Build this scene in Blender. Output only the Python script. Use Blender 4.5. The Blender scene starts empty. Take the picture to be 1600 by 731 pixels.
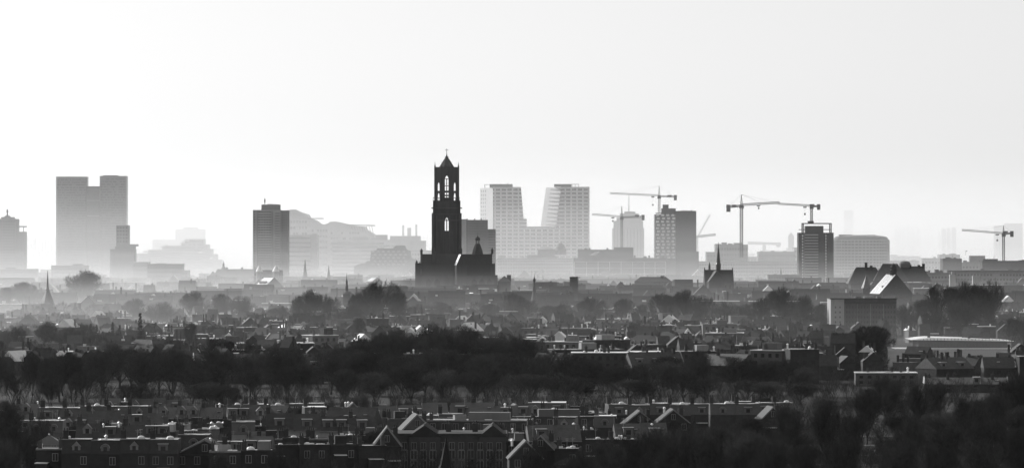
import bpy, math, random
from mathutils import Vector, Matrix

random.seed(11)
R = math.radians
scene = bpy.context.scene
col = scene.collection

# ------------------------------------------------------------------ camera, sky, sun, exposure
CAMH = 52.0                      # height of the viewpoint above the plain
FPX = 7143.0                     # focal length in pixels of a 1600 wide frame
cam_d = bpy.data.cameras.new("camera")
cam = bpy.data.objects.new("camera", cam_d)
col.objects.link(cam)
cam.location = (0, 0, CAMH)
cam.rotation_euler = (R(90), 0, 0)
cam_d.sensor_width = 36.0
cam_d.lens = 36.0 * FPX / 1600.0
cam_d.clip_start = 1.0
cam_d.clip_end = 60000.0
scene.camera = cam

SUN_AZ = -45.0                   # degrees from the view direction, negative is to the left
SUN_EL = 24.0
world = bpy.data.worlds.new("World")
scene.world = world
world.use_nodes = True
wn = world.node_tree.nodes
wl = world.node_tree.links
bg = wn["Background"]
sky = wn.new("ShaderNodeTexSky")
sky.sky_type = 'NISHITA'
sky.sun_disc = False
sky.sun_elevation = R(SUN_EL)
sky.sun_rotation = R(SUN_AZ)
sky.dust_density = 1.8
sky.air_density = 0.3
sky.ozone_density = 1.0
bw = wn.new("ShaderNodeRGBToBW")   # the photograph is black and white
wl.new(sky.outputs[0], bw.inputs[0])
pw = wn.new("ShaderNodeMath"); pw.operation = 'POWER'; pw.inputs[1].default_value = 0.42   # thin veil of high haze evens the whole sky
wl.new(bw.outputs[0], pw.inputs[0])
ml = wn.new("ShaderNodeMath"); ml.operation = 'MULTIPLY'; ml.inputs[1].default_value = 2.85
wl.new(pw.outputs[0], ml.inputs[0])
wl.new(ml.outputs[0], bg.inputs["Color"])
bg.inputs["Strength"].default_value = 0.15

sun_d = bpy.data.lights.new("sun", 'SUN')
sun_d.energy = 4.8
sun_d.angle = R(0.5)
sun_d.color = (1.0, 1.0, 1.0)
sun = bpy.data.objects.new("sun", sun_d)
col.objects.link(sun)
sv = Vector((math.sin(R(SUN_AZ)) * math.cos(R(SUN_EL)), math.cos(R(SUN_AZ)) * math.cos(R(SUN_EL)), math.sin(R(SUN_EL))))
sun.rotation_euler = sv.to_track_quat('Z', 'Y').to_euler()
sun.location = (-400, 300, 600)

scene.view_settings.view_transform = 'Standard'
scene.view_settings.look = 'None'
scene.view_settings.exposure = 0.0
scene.view_settings.gamma = 1.0
cy = scene.cycles
cy.use_adaptive_sampling = False
cy.max_bounces = 4
cy.diffuse_bounces = 1
cy.glossy_bounces = 2
cy.transmission_bounces = 2
cy.volume_bounces = 2
cy.transparent_max_bounces = 16
cy.use_denoising = True
cy.caustics_reflective = False
cy.caustics_refractive = False

# ------------------------------------------------------------------ measuring helpers
def S(px, d): return px * d / FPX
def X(px, d): return (px - 800.0) * d / FPX
def Z(py, d): return CAMH - (py - 365.5) * d / FPX

# ------------------------------------------------------------------ materials
MATS = {}
def mat(name, grey, rough=0.8, spec=0.4, var=0.25, scale=0.5, bump=0.0, metal=0.0, streak=False, coat=0.0, puddle=False):
    if name in MATS: return MATS[name]
    m = bpy.data.materials.new(name)
    m.use_nodes = True
    nt = m.node_tree
    p = nt.nodes["Principled BSDF"]
    p.inputs["Roughness"].default_value = rough
    p.inputs["Specular IOR Level"].default_value = spec
    p.inputs["Metallic"].default_value = metal
    tc = nt.nodes.new("ShaderNodeTexCoord")
    oi = nt.nodes.new("ShaderNodeObjectInfo")
    add = nt.nodes.new("ShaderNodeVectorMath"); add.operation = 'ADD'
    mul = nt.nodes.new("ShaderNodeMath"); mul.operation = 'MULTIPLY'; mul.inputs[1].default_value = 137.0
    nt.links.new(oi.outputs["Random"], mul.inputs[0])
    nt.links.new(tc.outputs["Object"], add.inputs[0])
    nt.links.new(mul.outputs[0], add.inputs[1])
    n = nt.nodes.new("ShaderNodeTexNoise")
    n.inputs["Scale"].default_value = scale
    n.inputs["Detail"].default_value = 6.0
    n.inputs["Roughness"].default_value = 0.65
    if streak:
        mp = nt.nodes.new("ShaderNodeMapping"); mp.inputs["Scale"].default_value = (1, 1, 0.15)
        nt.links.new(add.outputs[0], mp.inputs[0]); nt.links.new(mp.outputs[0], n.inputs["Vector"])
    else:
        nt.links.new(add.outputs[0], n.inputs["Vector"])
    mr = nt.nodes.new("ShaderNodeMapRange")
    mr.inputs["From Min"].default_value = 0.25; mr.inputs["From Max"].default_value = 0.75
    mr.inputs["To Min"].default_value = grey * (1 - var); mr.inputs["To Max"].default_value = grey * (1 + var)
    nt.links.new(n.outputs[0], mr.inputs["Value"])
    # each object its own shade
    r2 = nt.nodes.new("ShaderNodeMapRange")
    r2.inputs["To Min"].default_value = 1 - 0.6 * var; r2.inputs["To Max"].default_value = 1 + 0.6 * var
    nt.links.new(oi.outputs["Random"], r2.inputs["Value"])
    m2 = nt.nodes.new("ShaderNodeMath"); m2.operation = 'MULTIPLY'
    nt.links.new(mr.outputs[0], m2.inputs[0]); nt.links.new(r2.outputs[0], m2.inputs[1])
    nt.links.new(m2.outputs[0], p.inputs["Base Color"])
    if coat:
        p.inputs["Coat Weight"].default_value = coat
        p.inputs["Coat Roughness"].default_value = 0.16
        if puddle:      # standing water and ice on parts of the roof
            n3 = nt.nodes.new("ShaderNodeTexNoise"); n3.inputs["Scale"].default_value = 0.35; n3.inputs["Detail"].default_value = 3
            nt.links.new(add.outputs[0], n3.inputs["Vector"])
            m3 = nt.nodes.new("ShaderNodeMapRange"); m3.inputs["From Min"].default_value = 0.46; m3.inputs["From Max"].default_value = 0.56
            m3.inputs["To Max"].default_value = coat
            nt.links.new(n3.outputs[0], m3.inputs["Value"]); nt.links.new(m3.outputs[0], p.inputs["Coat Weight"])
    if bump:
        b = nt.nodes.new("ShaderNodeBump"); b.inputs["Strength"].default_value = bump
        b.inputs["Distance"].default_value = 0.3
        nt.links.new(n.outputs[0], b.inputs["Height"]); nt.links.new(b.outputs[0], p.inputs["Normal"])
    MATS[name] = m
    return m

M = dict(
    brick=mat("brick", 0.052, 0.9, 0.2, 0.35, 0.6, 0.2),
    dbrick=mat("dark_brick", 0.03, 0.9, 0.2, 0.35, 0.6, 0.2),
    lbrick=mat("pale_brick", 0.11, 0.85, 0.3, 0.3, 0.5, 0.2),
    render=mat("white_render", 0.32, 0.8, 0.3, 0.2, 0.4, 0.1, streak=True),
    stone=mat("old_church_stone", 0.06, 0.9, 0.2, 0.35, 0.25, 0.3, streak=True),
    concrete=mat("concrete", 0.3, 0.8, 0.3, 0.15, 0.15, 0.1, streak=True),
    dconcrete=mat("dark_concrete", 0.14, 0.8, 0.3, 0.2, 0.15, 0.1, streak=True),
    panel=mat("white_facade_panel", 0.62, 0.6, 0.4, 0.08, 0.1),
    glass=mat("window_glass", 0.03, 0.12, 0.6, 0.3, 0.3),
    tintglass=mat("tinted_glass", 0.13, 0.35, 0.6, 0.12, 0.05),
    sheet=mat("glint_white_glass", 0.75, 0.2, 0.7, 0.1, 0.2, coat=1.0),  # skylight glass, base colour whitened to carry sun glints
    frame=mat("painted_frame", 0.22, 0.5, 0.4, 0.3, 1.0),
    tile=mat("roof_tile", 0.038, 0.75, 0.3, 0.35, 0.8, 0.3),
    ltile=mat("weathered_roof_tile", 0.062, 0.75, 0.35, 0.35, 0.8, 0.3),
    slate=mat("wet_slate", 0.05, 0.42, 0.6, 0.3, 0.8, 0.15),
    bitumen=mat("wet_bitumen_roof", 0.07, 0.6, 0.4, 0.6, 0.25, 0.1, coat=0.8, puddle=True),
    glintwhite=mat("glint_white_surface", 0.78, 0.5, 0.5, 0.2, 0.3, 0.05, coat=1.0),  # white base colour stands for roof glints; also serves plain white parts
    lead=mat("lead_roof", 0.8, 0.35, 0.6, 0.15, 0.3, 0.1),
    steel=mat("crane_steel", 0.06, 0.5, 0.4, 0.2, 0.5),
    lsteel=mat("pale_crane_steel", 0.35, 0.5, 0.4, 0.2, 0.5),
    bark=mat("bark", 0.045, 0.95, 0.1, 0.3, 1.5, 0.3),
    twig=mat("bare_twigs", 0.042, 0.95, 0.1, 0.6, 0.5),
    needle=mat("conifer_needles", 0.03, 0.9, 0.1, 0.35, 1.5),
    hedge=mat("garden_shrub", 0.04, 0.95, 0.1, 0.5, 1.5),
    door=mat("painted_door", 0.06, 0.5, 0.4, 0.3, 1.0),
    blackslate=mat("black_slate", 0.012, 0.8, 0.1, 0.3, 0.8),
    flag=mat("flag_cloth", 0.2, 0.9, 0.1, 0.2, 1.0),
    earth=mat("garden_earth", 0.03, 0.95, 0.1, 0.6, 0.02, 0.4),
    asphalt=mat("asphalt", 0.05, 0.6, 0.4, 0.3, 0.1, 0.1),
)

# ------------------------------------------------------------------ mesh builder
class MB:
    def __init__(s): s.v = []; s.f = []
    def add(s, vs, fs):
        n = len(s.v); s.v += [tuple(v) for v in vs]; s.f += [tuple(i + n for i in f) for f in fs]
    def box(s, x0, x1, y0, y1, z0, z1):
        s.add([(x0, y0, z0), (x1, y0, z0), (x1, y1, z0), (x0, y1, z0), (x0, y0, z1), (x1, y0, z1), (x1, y1, z1), (x0, y1, z1)],
              [(0, 3, 2, 1), (4, 5, 6, 7), (0, 1, 5, 4), (1, 2, 6, 5), (2, 3, 7, 6), (3, 0, 4, 7)])
        return s
    def prism_y(s, pts, y0, y1):        # pts (x,z) counter-clockwise seen from the front (-y)
        n = len(pts)
        s.add([(x, y0, z) for x, z in pts] + [(x, y1, z) for x, z in pts],
              [tuple(range(n)), tuple(range(2 * n - 1, n - 1, -1))] + [(i, i + n, (i + 1) % n + n, (i + 1) % n) for i in range(n)])
        return s
    def prism_x(s, pts, x0, x1):        # pts (y,z)
        n = len(pts)
        s.add([(x0, y, z) for y, z in pts] + [(x1, y, z) for y, z in pts],
              [tuple(range(n - 1, -1, -1)), tuple(range(n, 2 * n))] + [((i + 1) % n, (i + 1) % n + n, i + n, i) for i in range(n)])
        return s
    def prism_z(s, pts, z0, z1):        # pts (x,y) counter-clockwise from above
        n = len(pts)
        s.add([(x, y, z0) for x, y in pts] + [(x, y, z1) for x, y in pts],
              [tuple(range(n - 1, -1, -1)), tuple(range(n, 2 * n))] + [(i, (i + 1) % n, (i + 1) % n + n, i + n) for i in range(n)])
        return s
    def loft(s, rings):                 # rings of equal length, closed ends
        n = len(rings[0]); vs = [p for r in rings for p in r]; fs = []
        for k in range(len(rings) - 1):
            for i in range(n):
                fs.append((k * n + i, k * n + (i + 1) % n, (k + 1) * n + (i + 1) % n, (k + 1) * n + i))
        fs.append(tuple(range(n - 1, -1, -1))); fs.append(tuple(range((len(rings) - 1) * n, len(rings) * n)))
        s.add(vs, fs); return s
    def lathe(s, prof, n=10, cx=0, cy_=0, ph=0.0, sy=1.0):   # prof [(r,z)]
        return s.loft([[(cx + max(r, 0.01) * math.cos(ph + 2 * math.pi * i / n), cy_ + sy * max(r, 0.01) * math.sin(ph + 2 * math.pi * i / n), z) for i in range(n)] for r, z in prof])
    def bar(s, p, q, r0, r1=None, n=4):
        if r1 is None: r1 = r0
        p = Vector(p); q = Vector(q); d = (q - p)
        if d.length < 1e-6: return s
        d.normalize(); a = d.orthogonal().normalized(); b = d.cross(a)
        ring = lambda c, r: [tuple(c + (a * math.cos(2 * math.pi * i / n + .785) + b * math.sin(2 * math.pi * i / n + .785)) * r) for i in range(n)]
        return s.loft([ring(p, r0), ring(q, r1)])
    def pyramid(s, x0, x1, y0, y1, z0, z1, top=0.0):
        cx, cy_ = (x0 + x1) / 2, (y0 + y1) / 2
        t = max(top, 0.01)
        s.loft([[(x0, y0, z0), (x1, y0, z0), (x1, y1, z0), (x0, y1, z0)], [(cx - t, cy_ - t, z1), (cx + t, cy_ - t, z1), (cx + t, cy_ + t, z1), (cx - t, cy_ + t, z1)]])
        return s
    def hip(s, x0, x1, y0, y1, z0, z1, inset):   # ridge along x
        cy_ = (y0 + y1) / 2
        s.add([(x0, y0, z0), (x1, y0, z0), (x1, y1, z0), (x0, y1, z0), (x0 + inset, cy_, z1), (x1 - inset, cy_, z1)],
              [(0, 1, 5, 4), (1, 2, 5), (2, 3, 4, 5), (3, 0, 4), (3, 2, 1, 0)])
        return s
    def mesh(s, name, m):
        me = bpy.data.meshes.new(name)
        me.from_pydata(s.v, [], s.f)
        me.materials.append(m)
        me.update()
        return me
    def build(s, name, m, parent=None, loc=(0, 0, 0), kind=None):
        return link(name, s.mesh(name, m), parent, loc, kind=kind)

def link(name, me, parent=None, loc=(0, 0, 0), rz=0.0, kind=None, scale=None):
    o = bpy.data.objects.new(name, me)
    col.objects.link(o)
    o.location = loc
    if rz: o.rotation_euler = (0, 0, rz)
    if scale: o.scale = scale
    if parent: o.parent = parent
    if kind: o["kind"] = kind
    return o

def thing(name, label, cat, loc=(0, 0, 0), rz=0.0, group=None):
    o = link(name, None, None, loc, rz)
    o["label"] = label; o["category"] = cat
    if group: o["group"] = group
    return o

_ones = "zero first second third fourth fifth sixth seventh eighth ninth tenth eleventh twelfth thirteenth fourteenth fifteenth sixteenth seventeenth eighteenth nineteenth".split()
_tens = {2: "twent", 3: "thirt", 4: "fort", 5: "fift", 6: "sixt", 7: "sevent", 8: "eight", 9: "ninet"}
def nth(n):
    if n < 20: return _ones[n]
    t, u = divmod(n, 10)
    return _tens[t] + ("ieth" if u == 0 else "y-" + _ones[u])

# ------------------------------------------------------------------ ground, haze and mist
g = MB(); g.add([(-3900, -380, 0), (3900, -380, 0), (3900, 13900, 0), (-3900, 13900, 0)], [(0, 1, 2, 3)])
g.build("ground", M["earth"], kind="structure")

def air(name, density, aniso, mb):
    m = bpy.data.materials.new(name); m.use_nodes = True; nt = m.node_tree
    nt.nodes.remove(nt.nodes["Principled BSDF"])
    pv = nt.nodes.new("ShaderNodeVolumePrincipled")
    pv.inputs["Color"].default_value = (0.97, 0.97, 0.97, 1)
    pv.inputs["Density"].default_value = density
    pv.inputs["Anisotropy"].default_value = aniso
    nt.links.new(pv.outputs[0], nt.nodes["Material Output"].inputs["Volume"])
    return mb.build(name, m, kind="stuff")

ANISO = 0.45
air("haze", 0.8e-5, ANISO, MB().box(-4000, 4000, -400, 14000, -1, 150))
# mist lying low over the roofs, a flat sheet that begins beyond the first streets
for i_, top_ in enumerate((8, 16, 24)):
    air("ground_mist", 0.68e-4, ANISO, MB().box(-3950 + i_, 3950 - i_, 1650 + 40 * i_, 13980 - i_, -0.6 - .01 * i_, top_))
for i_, top_ in enumerate((9, 18, 27)):
    air("ground_mist", 0.36e-4, ANISO, MB().box(-3940 + i_, 3940 - i_, 2150 + 120 * i_, 13975 - i_, -0.64 - .01 * i_, top_ + .5))
# the mist bank behind the cathedral: its front leans back with height and comes nearer on the left
def bank(name, density, l0, r0, l1, r1, ztop, yend, zend):
    mb = MB()
    w = 1500.0
    def fy(l, r, x): return l + (r - l) * (x + 600) / 1200.0
    a, b = fy(l0, r0, -w), fy(l0, r0, w); c, d_ = fy(l1, r1, -w), fy(l1, r1, w)
    a = max(a, 1000.0); c = max(c, a + 50)
    mb.add([(-w, a, -.8), (w, b, -.8), (w, yend, -.8), (-w, yend, -.8), (-w, c, ztop), (w, d_, ztop), (w, yend, zend), (-w, yend, zend)],
           [(0, 3, 2, 1), (4, 5, 6), (4, 6, 7), (0, 1, 5), (0, 5, 4), (1, 2, 6, 5), (2, 3, 7, 6), (3, 0, 4, 7)])
    air(name, density, ANISO, mb)
bank("mist_bank", 1.5e-4, 3350, 3600, 3450, 3700, 149.5, 13970, 3)
bank("mist_bank", 1.2e-4, 3300, 3750, 4750, 5100, 140, 13968, 2.5)
bank("mist_bank", 2.0e-4, 3150, 3700, 4850, 5000, 118, 13966, 2)
bank("mist_bank", 2.3e-4, 3050, 3650, 4750, 4800, 88, 13964, 1.5)
for i_, top_ in enumerate((7, 14, 21, 29, 37)):
    bank("low_mist", 1.0e-4, 2750 + 60 * i_, 3560 + 60 * i_, 2760 + 60 * i_, 3570 + 60 * i_, top_, 13960 - i_, top_)
# the thicker pool of mist over the western streets
for i_, top_ in enumerate((10, 19, 28)):
    air("mist_pool", 1.9e-4, ANISO, MB().prism_z([(-1400, 1500), (-260, 1600 + 50 * i_), (-165, 2050 + 50 * i_), (-95, 2650), (-78, 3100), (-80, 3480), (-1400, 3500)], -.7 - .01 * i_, top_))
# ------------------------------------------------------------------ windows and gridded facades
_shared = {}
def shared(key, fn, name, m):
    if key not in _shared: _shared[key] = fn().mesh(name, m)
    return _shared[key]

def grid_facade(root, x0, x1, z0, z1, cols, rows, y=0.0, depth=0.5, mband="concrete", mglass="glass", band=0.4, pier=0.3, side=None, slant=None):
    """a glazed core behind proud storey bands and piers: x0..x1 along the front at y; every band and pier is a part"""
    h = (z1 - z0) / rows; w = (x1 - x0) / cols
    bh = h * band; pw = w * pier
    me = shared(("band", round(x1 - x0, 2), round(bh, 2), depth, mband), lambda: MB().box(0, x1 - x0, -depth, 0, 0, bh), "spandrel", M[mband])
    for r in range(rows + 1):
        zz = z0 + r * h - bh / 2
        if zz + bh > z1: zz = z1 - bh
        if zz < 0: zz = 0.02
        link("spandrel", me, root, (x0, y, zz))
    mp = shared(("pier", round(pw, 2), round(z1 - z0, 2), depth, mband), lambda: MB().box(0, pw, -depth + 0.07, -0.01, 0, z1 - z0 - 0.05), "pier", M[mband])
    for c in range(cols + 1):
        xx = x0 + c * w - pw / 2
        xx = min(max(xx, x0 + 0.01), x1 - pw - 0.01)
        link("pier", mp, root, (xx, y, z0))

def side_facade(root, x, y0, y1, z0, z1, cols, rows, sgn=-1, depth=0.5, mband="concrete", band=0.4, pier=0.3):
    h = (z1 - z0) / rows; w = (y1 - y0) / cols; bh = h * band; pw = w * pier
    a, b = (-depth, 0) if sgn < 0 else (0, depth)
    me = shared(("sband", sgn, round(y1 - y0, 2), round(bh, 2), depth, mband), lambda: MB().box(a, b, 0, y1 - y0, 0, bh), "spandrel", M[mband])
    for r in range(rows + 1):
        link("spandrel", me, root, (x, y0, min(z0 + r * h - bh / 2 if r else z0 + 0.03, z1 - bh)))
    mp = shared(("spier", sgn, round(pw, 2), round(z1 - z0, 2), depth, mband), lambda: MB().box(a + (0.07 if sgn < 0 else 0.01), b - (0.01 if sgn < 0 else 0.07), 0, pw, 0, z1 - z0 - 0.05), "pier", M[mband])
    for c in range(cols + 1):
        link("pier", mp, root, (x, min(max(y0 + c * w - pw / 2, y0 + .01), y1 - pw - .01), z0))

def windows(root, x0, x1, z0, z1, cols, rows, y=0.0, fw=0.55, fh=0.5, m="glass", name="window", skip=0.0, mframe=None, stuff=False, rnd=None):
    """single windows, each a part with its frame standing proud of the wall"""
    w = (x1 - x0) / cols; h = (z1 - z0) / rows
    ww, wh = w * fw, h * fh
    rnd = rnd or random
    if stuff:
        mb = MB()
        for r in range(rows):
            for c in range(cols):
                if rnd.random() < skip: continue
                a = x0 + w * (c + .5) - ww / 2; b = z0 + h * (r + .5) - wh / 2
                mb.box(a, a + ww, y - 0.12, y + 0.1, b, b + wh)
        return mb.build("window", M[m], root, kind="stuff")
    t = min(0.12, ww * .12)
    me = shared(("win", round(ww, 2), round(wh, 2), m), lambda: MB().box(-ww / 2, ww / 2, -0.06, 0.1, 0, wh), name, M[m])
    if mframe:
        def fr():
            b = MB()
            b.box(-ww / 2 - t, -ww / 2, -.13, .05, -t, wh + t); b.box(ww / 2, ww / 2 + t, -.13, .05, -t, wh + t)
            b.box(-ww / 2, ww / 2, -.13, .05, -t, 0); b.box(-ww / 2, ww / 2, -.13, .05, wh, wh + t)
            b.box(-t * .4, t * .4, -.11, .05, 0, wh)
            return b
        mf = shared(("frm", round(ww, 2), round(wh, 2), mframe), fr, "frame", M[mframe])
    for r in range(rows):
        for c in range(cols):
            if rnd.random() < skip: continue
            o = link(name, me, root, (x0 + w * (c + .5), y, z0 + h * (r + .5) - wh / 2))
            if mframe: link("frame", mf, o)

def silhouette(root, pts, d, depth, m, name="wall", x_origin=None, y0=0.0, base=0.0):
    """pts: the roof outline left to right in photograph pixels at distance d; stands on the ground"""
    ox = x_origin
    P = [(X(px, d) - ox, Z(py, d)) for px, py in pts]
    poly = [(P[0][0], base), (P[-1][0], base)] + P[::-1]
    poly = [p for i, p in enumerate(poly) if i == 0 or (abs(p[0] - poly[i - 1][0]) + abs(p[1] - poly[i - 1][1]) > 1e-3)]
    return MB().prism_y(poly, y0, y0 + depth).build(name, M[m], root)

def clutter(root, x0, x1, y0, y1, z, n, rnd, m="dconcrete", hmax=2.6):
    for i in range(n):
        w = rnd.uniform(1.2, 5); h = rnd.uniform(.8, hmax)
        x = rnd.uniform(x0, max(x0 + .1, x1 - w)); yy = rnd.uniform(y0, max(y0 + .1, y1 - w))
        k = rnd.random()
        if k < .7:
            MB().box(x, x + w, yy, yy + w, z, z + h).build("plant_box", M[m], root)
        else:
            MB().bar((x, yy, z), (x, yy, z + h * 2), .12).build("flue", M[m], root)

class B:
    """a building seen at distance d with its origin under pixel column px"""
    def __init__(s, name, label, cat, px, d, group=None, rz=0.0):
        s.d = d; s.ox = X(px, d); s.root = thing(name, label, cat, (s.ox, d, 0), rz, group)
        s.rnd = random.Random(int(px * 7 + d))
    def x(s, px): return X(px, s.d) - s.ox
    def z(s, py): return Z(py, s.d)
    def block(s, p0, p1, pyt, depth=20, m="concrete", y=0.0, pyb=None, name="wall", roof=None):
        zb = 0.0 if pyb is None else s.z(pyb)
        o = MB().box(s.x(p0), s.x(p1), y, y + depth, zb, s.z(pyt)).build(name, M[m], s.root)
        if roof:
            MB().box(s.x(p0) - .25, s.x(p1) + .25, y - .25, y + depth + .25, s.z(pyt) + .003, s.z(pyt) + .5).build("roof_edge", M[roof], s.root)
        return o

# ================================================================== CATHEDRAL TOWER
D = 3500.0
b = B("church_tower", "tall dark gothic bell tower with open lantern and cross on its pointed top", "bell tower", 698, D)
rt = b.root; cx = 0.0
Zt = b.z
hw = S(21.2, D)               # half width of the square shaft
def wall_with_openings(root, width, z0, z1, openings, thick, m, name, yaw, rad, mull=None):
    """one wall of a tower with real openings [(x0,x1,z0,z1,arched)], standing at distance rad from the axis"""
    mb = MB()
    ops = sorted(openings)
    xs = sorted(set([-width / 2, width / 2] + [o[0] for o in ops] + [o[1] for o in ops]))
    for a, c in zip(xs[:-1], xs[1:]):
        mid = (a + c) / 2
        here = sorted([o for o in ops if o[0] - 1e-6 <= mid <= o[1] + 1e-6], key=lambda o: o[2])
        z = z0
        for o in here:
            if o[2] > z: mb.box(a, c, 0, thick, z, o[2])
            z = o[3]
            if o[4]:      # pointed arch: two spandrels
                hh = (c - a) * 0.9
                mb.prism_y([(a, z - hh), (a + (c - a) * .18, z - hh * .45), (mid, z), (a, z)], 0, thick)
                mb.prism_y([(c, z - hh), (c, z), (mid, z), (c - (c - a) * .18, z - hh * .45)], 0, thick)
        if z < z1: mb.box(a, c, 0, thick, z, z1)
    o = mb.build(name, M[m], root)
    o.location = (rad * math.sin(yaw), -rad * math.cos(yaw), 0); o.rotation_euler = (0, 0, yaw)
    if mull:
        for (x0, x1, a, c) in mull:
            q = MB().box(x0, x1, .3, .6, a, c).build("mullion", M[m], o)
    return o
cxw = S(3.3, D)
zA, zB, zC = 0.0, Zt(336), Zt(314)
for k in range(4):            # square shaft
    wz = [(-cxw, cxw, Zt(360.5), Zt(339.5), True)] if k in (0, 2) else []
    mu = [(-.25, .25, Zt(360.5), Zt(341.5)), (-cxw * .7, cxw * .7, Zt(345), Zt(344))] if k in (0, 2) else None
    wall_with_openings(rt, 2 * hw, zA, zC, wz, 2.2, "stone", "shaft_wall", math.pi / 2 * k, hw, mu)
for sx in (-1, 1):
    for sy in (-1, 1):
        MB().box(sx * hw - .9, sx * hw + .9, sy * hw - .9, sy * hw + .9, 0, Zt(333)).build("corner_buttress", M["stone"], rt)
for py in (335.5, 326, 345):
    MB().box(-hw - 1.2, hw + 1.2, -hw - 1.2, hw + 1.2, Zt(py), Zt(py) + .8).build("cornice", M["stone"], rt) if py == 326 else \
        [MB().box(-hw - 1.0, hw + 1.0, s_ * (hw + .5) - .5, s_ * (hw + .5) + .5, Zt(py), Zt(py) + .7).build("cornice", M["stone"], rt) for s_ in (-1, 1)]
for xx in (-.72, -.24, .24, .72):  # blind niches between slender shafts
    MB().box(xx * hw - .3, xx * hw + .3, -hw - .55, -hw, Zt(395), Zt(337)).build("pilaster", M["stone"], rt)
MB().box(-hw + .1, hw - .1, -hw + .1, hw - .1, zC - 1.0, zC + .3).build("gallery_floor", M["stone"], rt)
for i in range(15):
    MB().box(-hw + i * 2 * hw / 14.6, -hw + i * 2 * hw / 14.6 + .35, -hw - .1, -hw + .25, zC + .3, zC + 2.2).build("baluster", M["stone"], rt)
MB().box(-hw, hw, -hw - .1, -hw + .3, zC + 2.2, zC + 2.6).build("parapet_rail", M["stone"], rt)
# octagonal lantern
ro = S(18.3, D); side = 2 * ro * math.tan(math.pi / 8)
zt = Zt(262)
for k in range(8):
    if k % 2 == 0:
        o_ = [(-cxw * .93, cxw * .93, Zt(298), Zt(274), True), (-cxw * .93, cxw * .93, Zt(304.5), Zt(301), False), (-cxw * .93, cxw * .93, Zt(309.5), Zt(306.5), False)]
        if k % 4 == 0: mu = [(-.22, .22, Zt(310), Zt(279)), (-cxw * .9, cxw * .9, Zt(291), Zt(290.3)), (-cxw * .8, cxw * .8, Zt(280), Zt(279.3))]
        else: o_ = [(-1.2, 1.2, Zt(298), Zt(276), True)]; mu = None
    else:
        ww_ = 1.35
        off = S(0.0, D)
        o_ = [(off - ww_, off + ww_, Zt(298.3), Zt(284), True), (off - ww_, off + ww_, Zt(319), Zt(300.4), True)]; mu = None
    wall_with_openings(rt, side, zC + .3, zt, o_, 1.5 if k % 2 == 0 else .6, "stone", "lantern_wall", math.pi / 4 * k, ro, mu)
    a = math.pi / 4 * k + math.pi / 8
    rr = ro / math.cos(math.pi / 8)
    px_, py_ = rr * math.sin(a), -rr * math.cos(a)
    MB().box(px_ - .55, px_ + .55, py_ - .55, py_ + .55, zC, zt + 1.2).build("lantern_buttress", M["stone"], rt)
    MB().lathe([(.6, zt + 1.0), (.4, zt + 1.8), (.16, zt + 3.2), (.04, zt + 4.4)], 4, px_, py_, .785).build("pinnacle", M["stone"], rt)
MB().lathe([(ro - .4, zt - 1.0), (ro - .4, zt)], 8, 0, 0, math.pi / 8).build("lantern_ceiling", M["stone"], rt)
for k in range(8):
    a = math.pi / 4 * k
    o = MB().box(-side / 2, side / 2, 0, .4, zt, zt + .4).build("parapet", M["stone"], rt)
    o.location = (ro * math.sin(a), -ro * math.cos(a), 0); o.rotation_euler = (0, 0, a)
MB().lathe([(S(14.5, D), zt - 1.5), (S(12.2, D), Zt(260.5)), (S(4.2, D), Zt(248.6)), (S(2.4, D), Zt(247)), (S(3.6, D), Zt(246.6)), (S(3.4, D), Zt(246)), (S(1.4, D), Zt(244.2)), (S(.7, D), Zt(241.5)), (S(.3, D), Zt(239.5))], 8, 0, 0, math.pi / 8).build("spire_roof", M["stone"], rt)
MB().bar((0, 0, Zt(240)), (0, 0, Zt(231.8)), .22, .12).build("cross_staff", M["steel"], rt)
MB().box(-S(2.6, D), S(2.6, D), -.15, .15, Zt(235.2), Zt(234.4)).build("cross_bar", M["steel"], rt)

# the church beside the tower (transept and choir)
D2 = 3440.0
b = B("cathedral", "dark steep-roofed gothic cathedral at the foot of the bell tower", "cathedral", 712, D2)
rt = b.root; xx, zz = b.x, b.z
sil = [(649, 411), (657.5, 410), (657.5, 397), (767, 397), (769, 408), (773, 412), (774, 425), (777, 431), (778, 470)]
MB().box(xx(650), xx(776), 0, 24, 0, zz(430)).build("wall", M["stone"], rt)
MB().prism_x([(0, zz(430)), (24, zz(430)), (12.5, zz(397))], xx(657.5), xx(768)).build("transept_roof", M["tile"], rt)
MB().prism_x([(-.5, zz(430)), (24.5, zz(430)), (12.8, zz(395.5)), (11.2, zz(395.5))], xx(766.5), xx(769)).build("gable", M["stone"], rt)
MB().prism_x([(-.5, zz(430)), (24.5, zz(430)), (12.8, zz(396)), (11.2, zz(396))], xx(656.5), xx(659)).build("gable", M["stone"], rt)
MB().box(xx(648.5), xx(659), 3, 22, 0, zz(411)).build("stair_turret", M["stone"], rt)
MB().box(xx(769), xx(773.5), 3, 22, 0, zz(412)).build("buttress", M["stone"], rt)
MB().box(xx(773.5), xx(777.5), 3, 22, 0, zz(430)).build("buttress", M["stone"], rt)
for px, p0, w in ((658, 388, .9), (650.5, 406, .7), (769, 387, .9), (772, 410, .6), (655, 409, .5)):
    MB().lathe([(w, zz(p0 + 10)), (w, zz(p0 + 4)), (w * 1.5, zz(p0 + 3.6)), (w * .6, zz(p0 + 2)), (.1, zz(p0))], 6, xx(px), 12).build("pinnacle", M["stone"], rt)
for px in (677, 719):
    MB().box(xx(px) - 1.4, xx(px) + 1.4, 6, 18, zz(412), zz(388)).build("roof_turret", M["stone"], rt)
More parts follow.
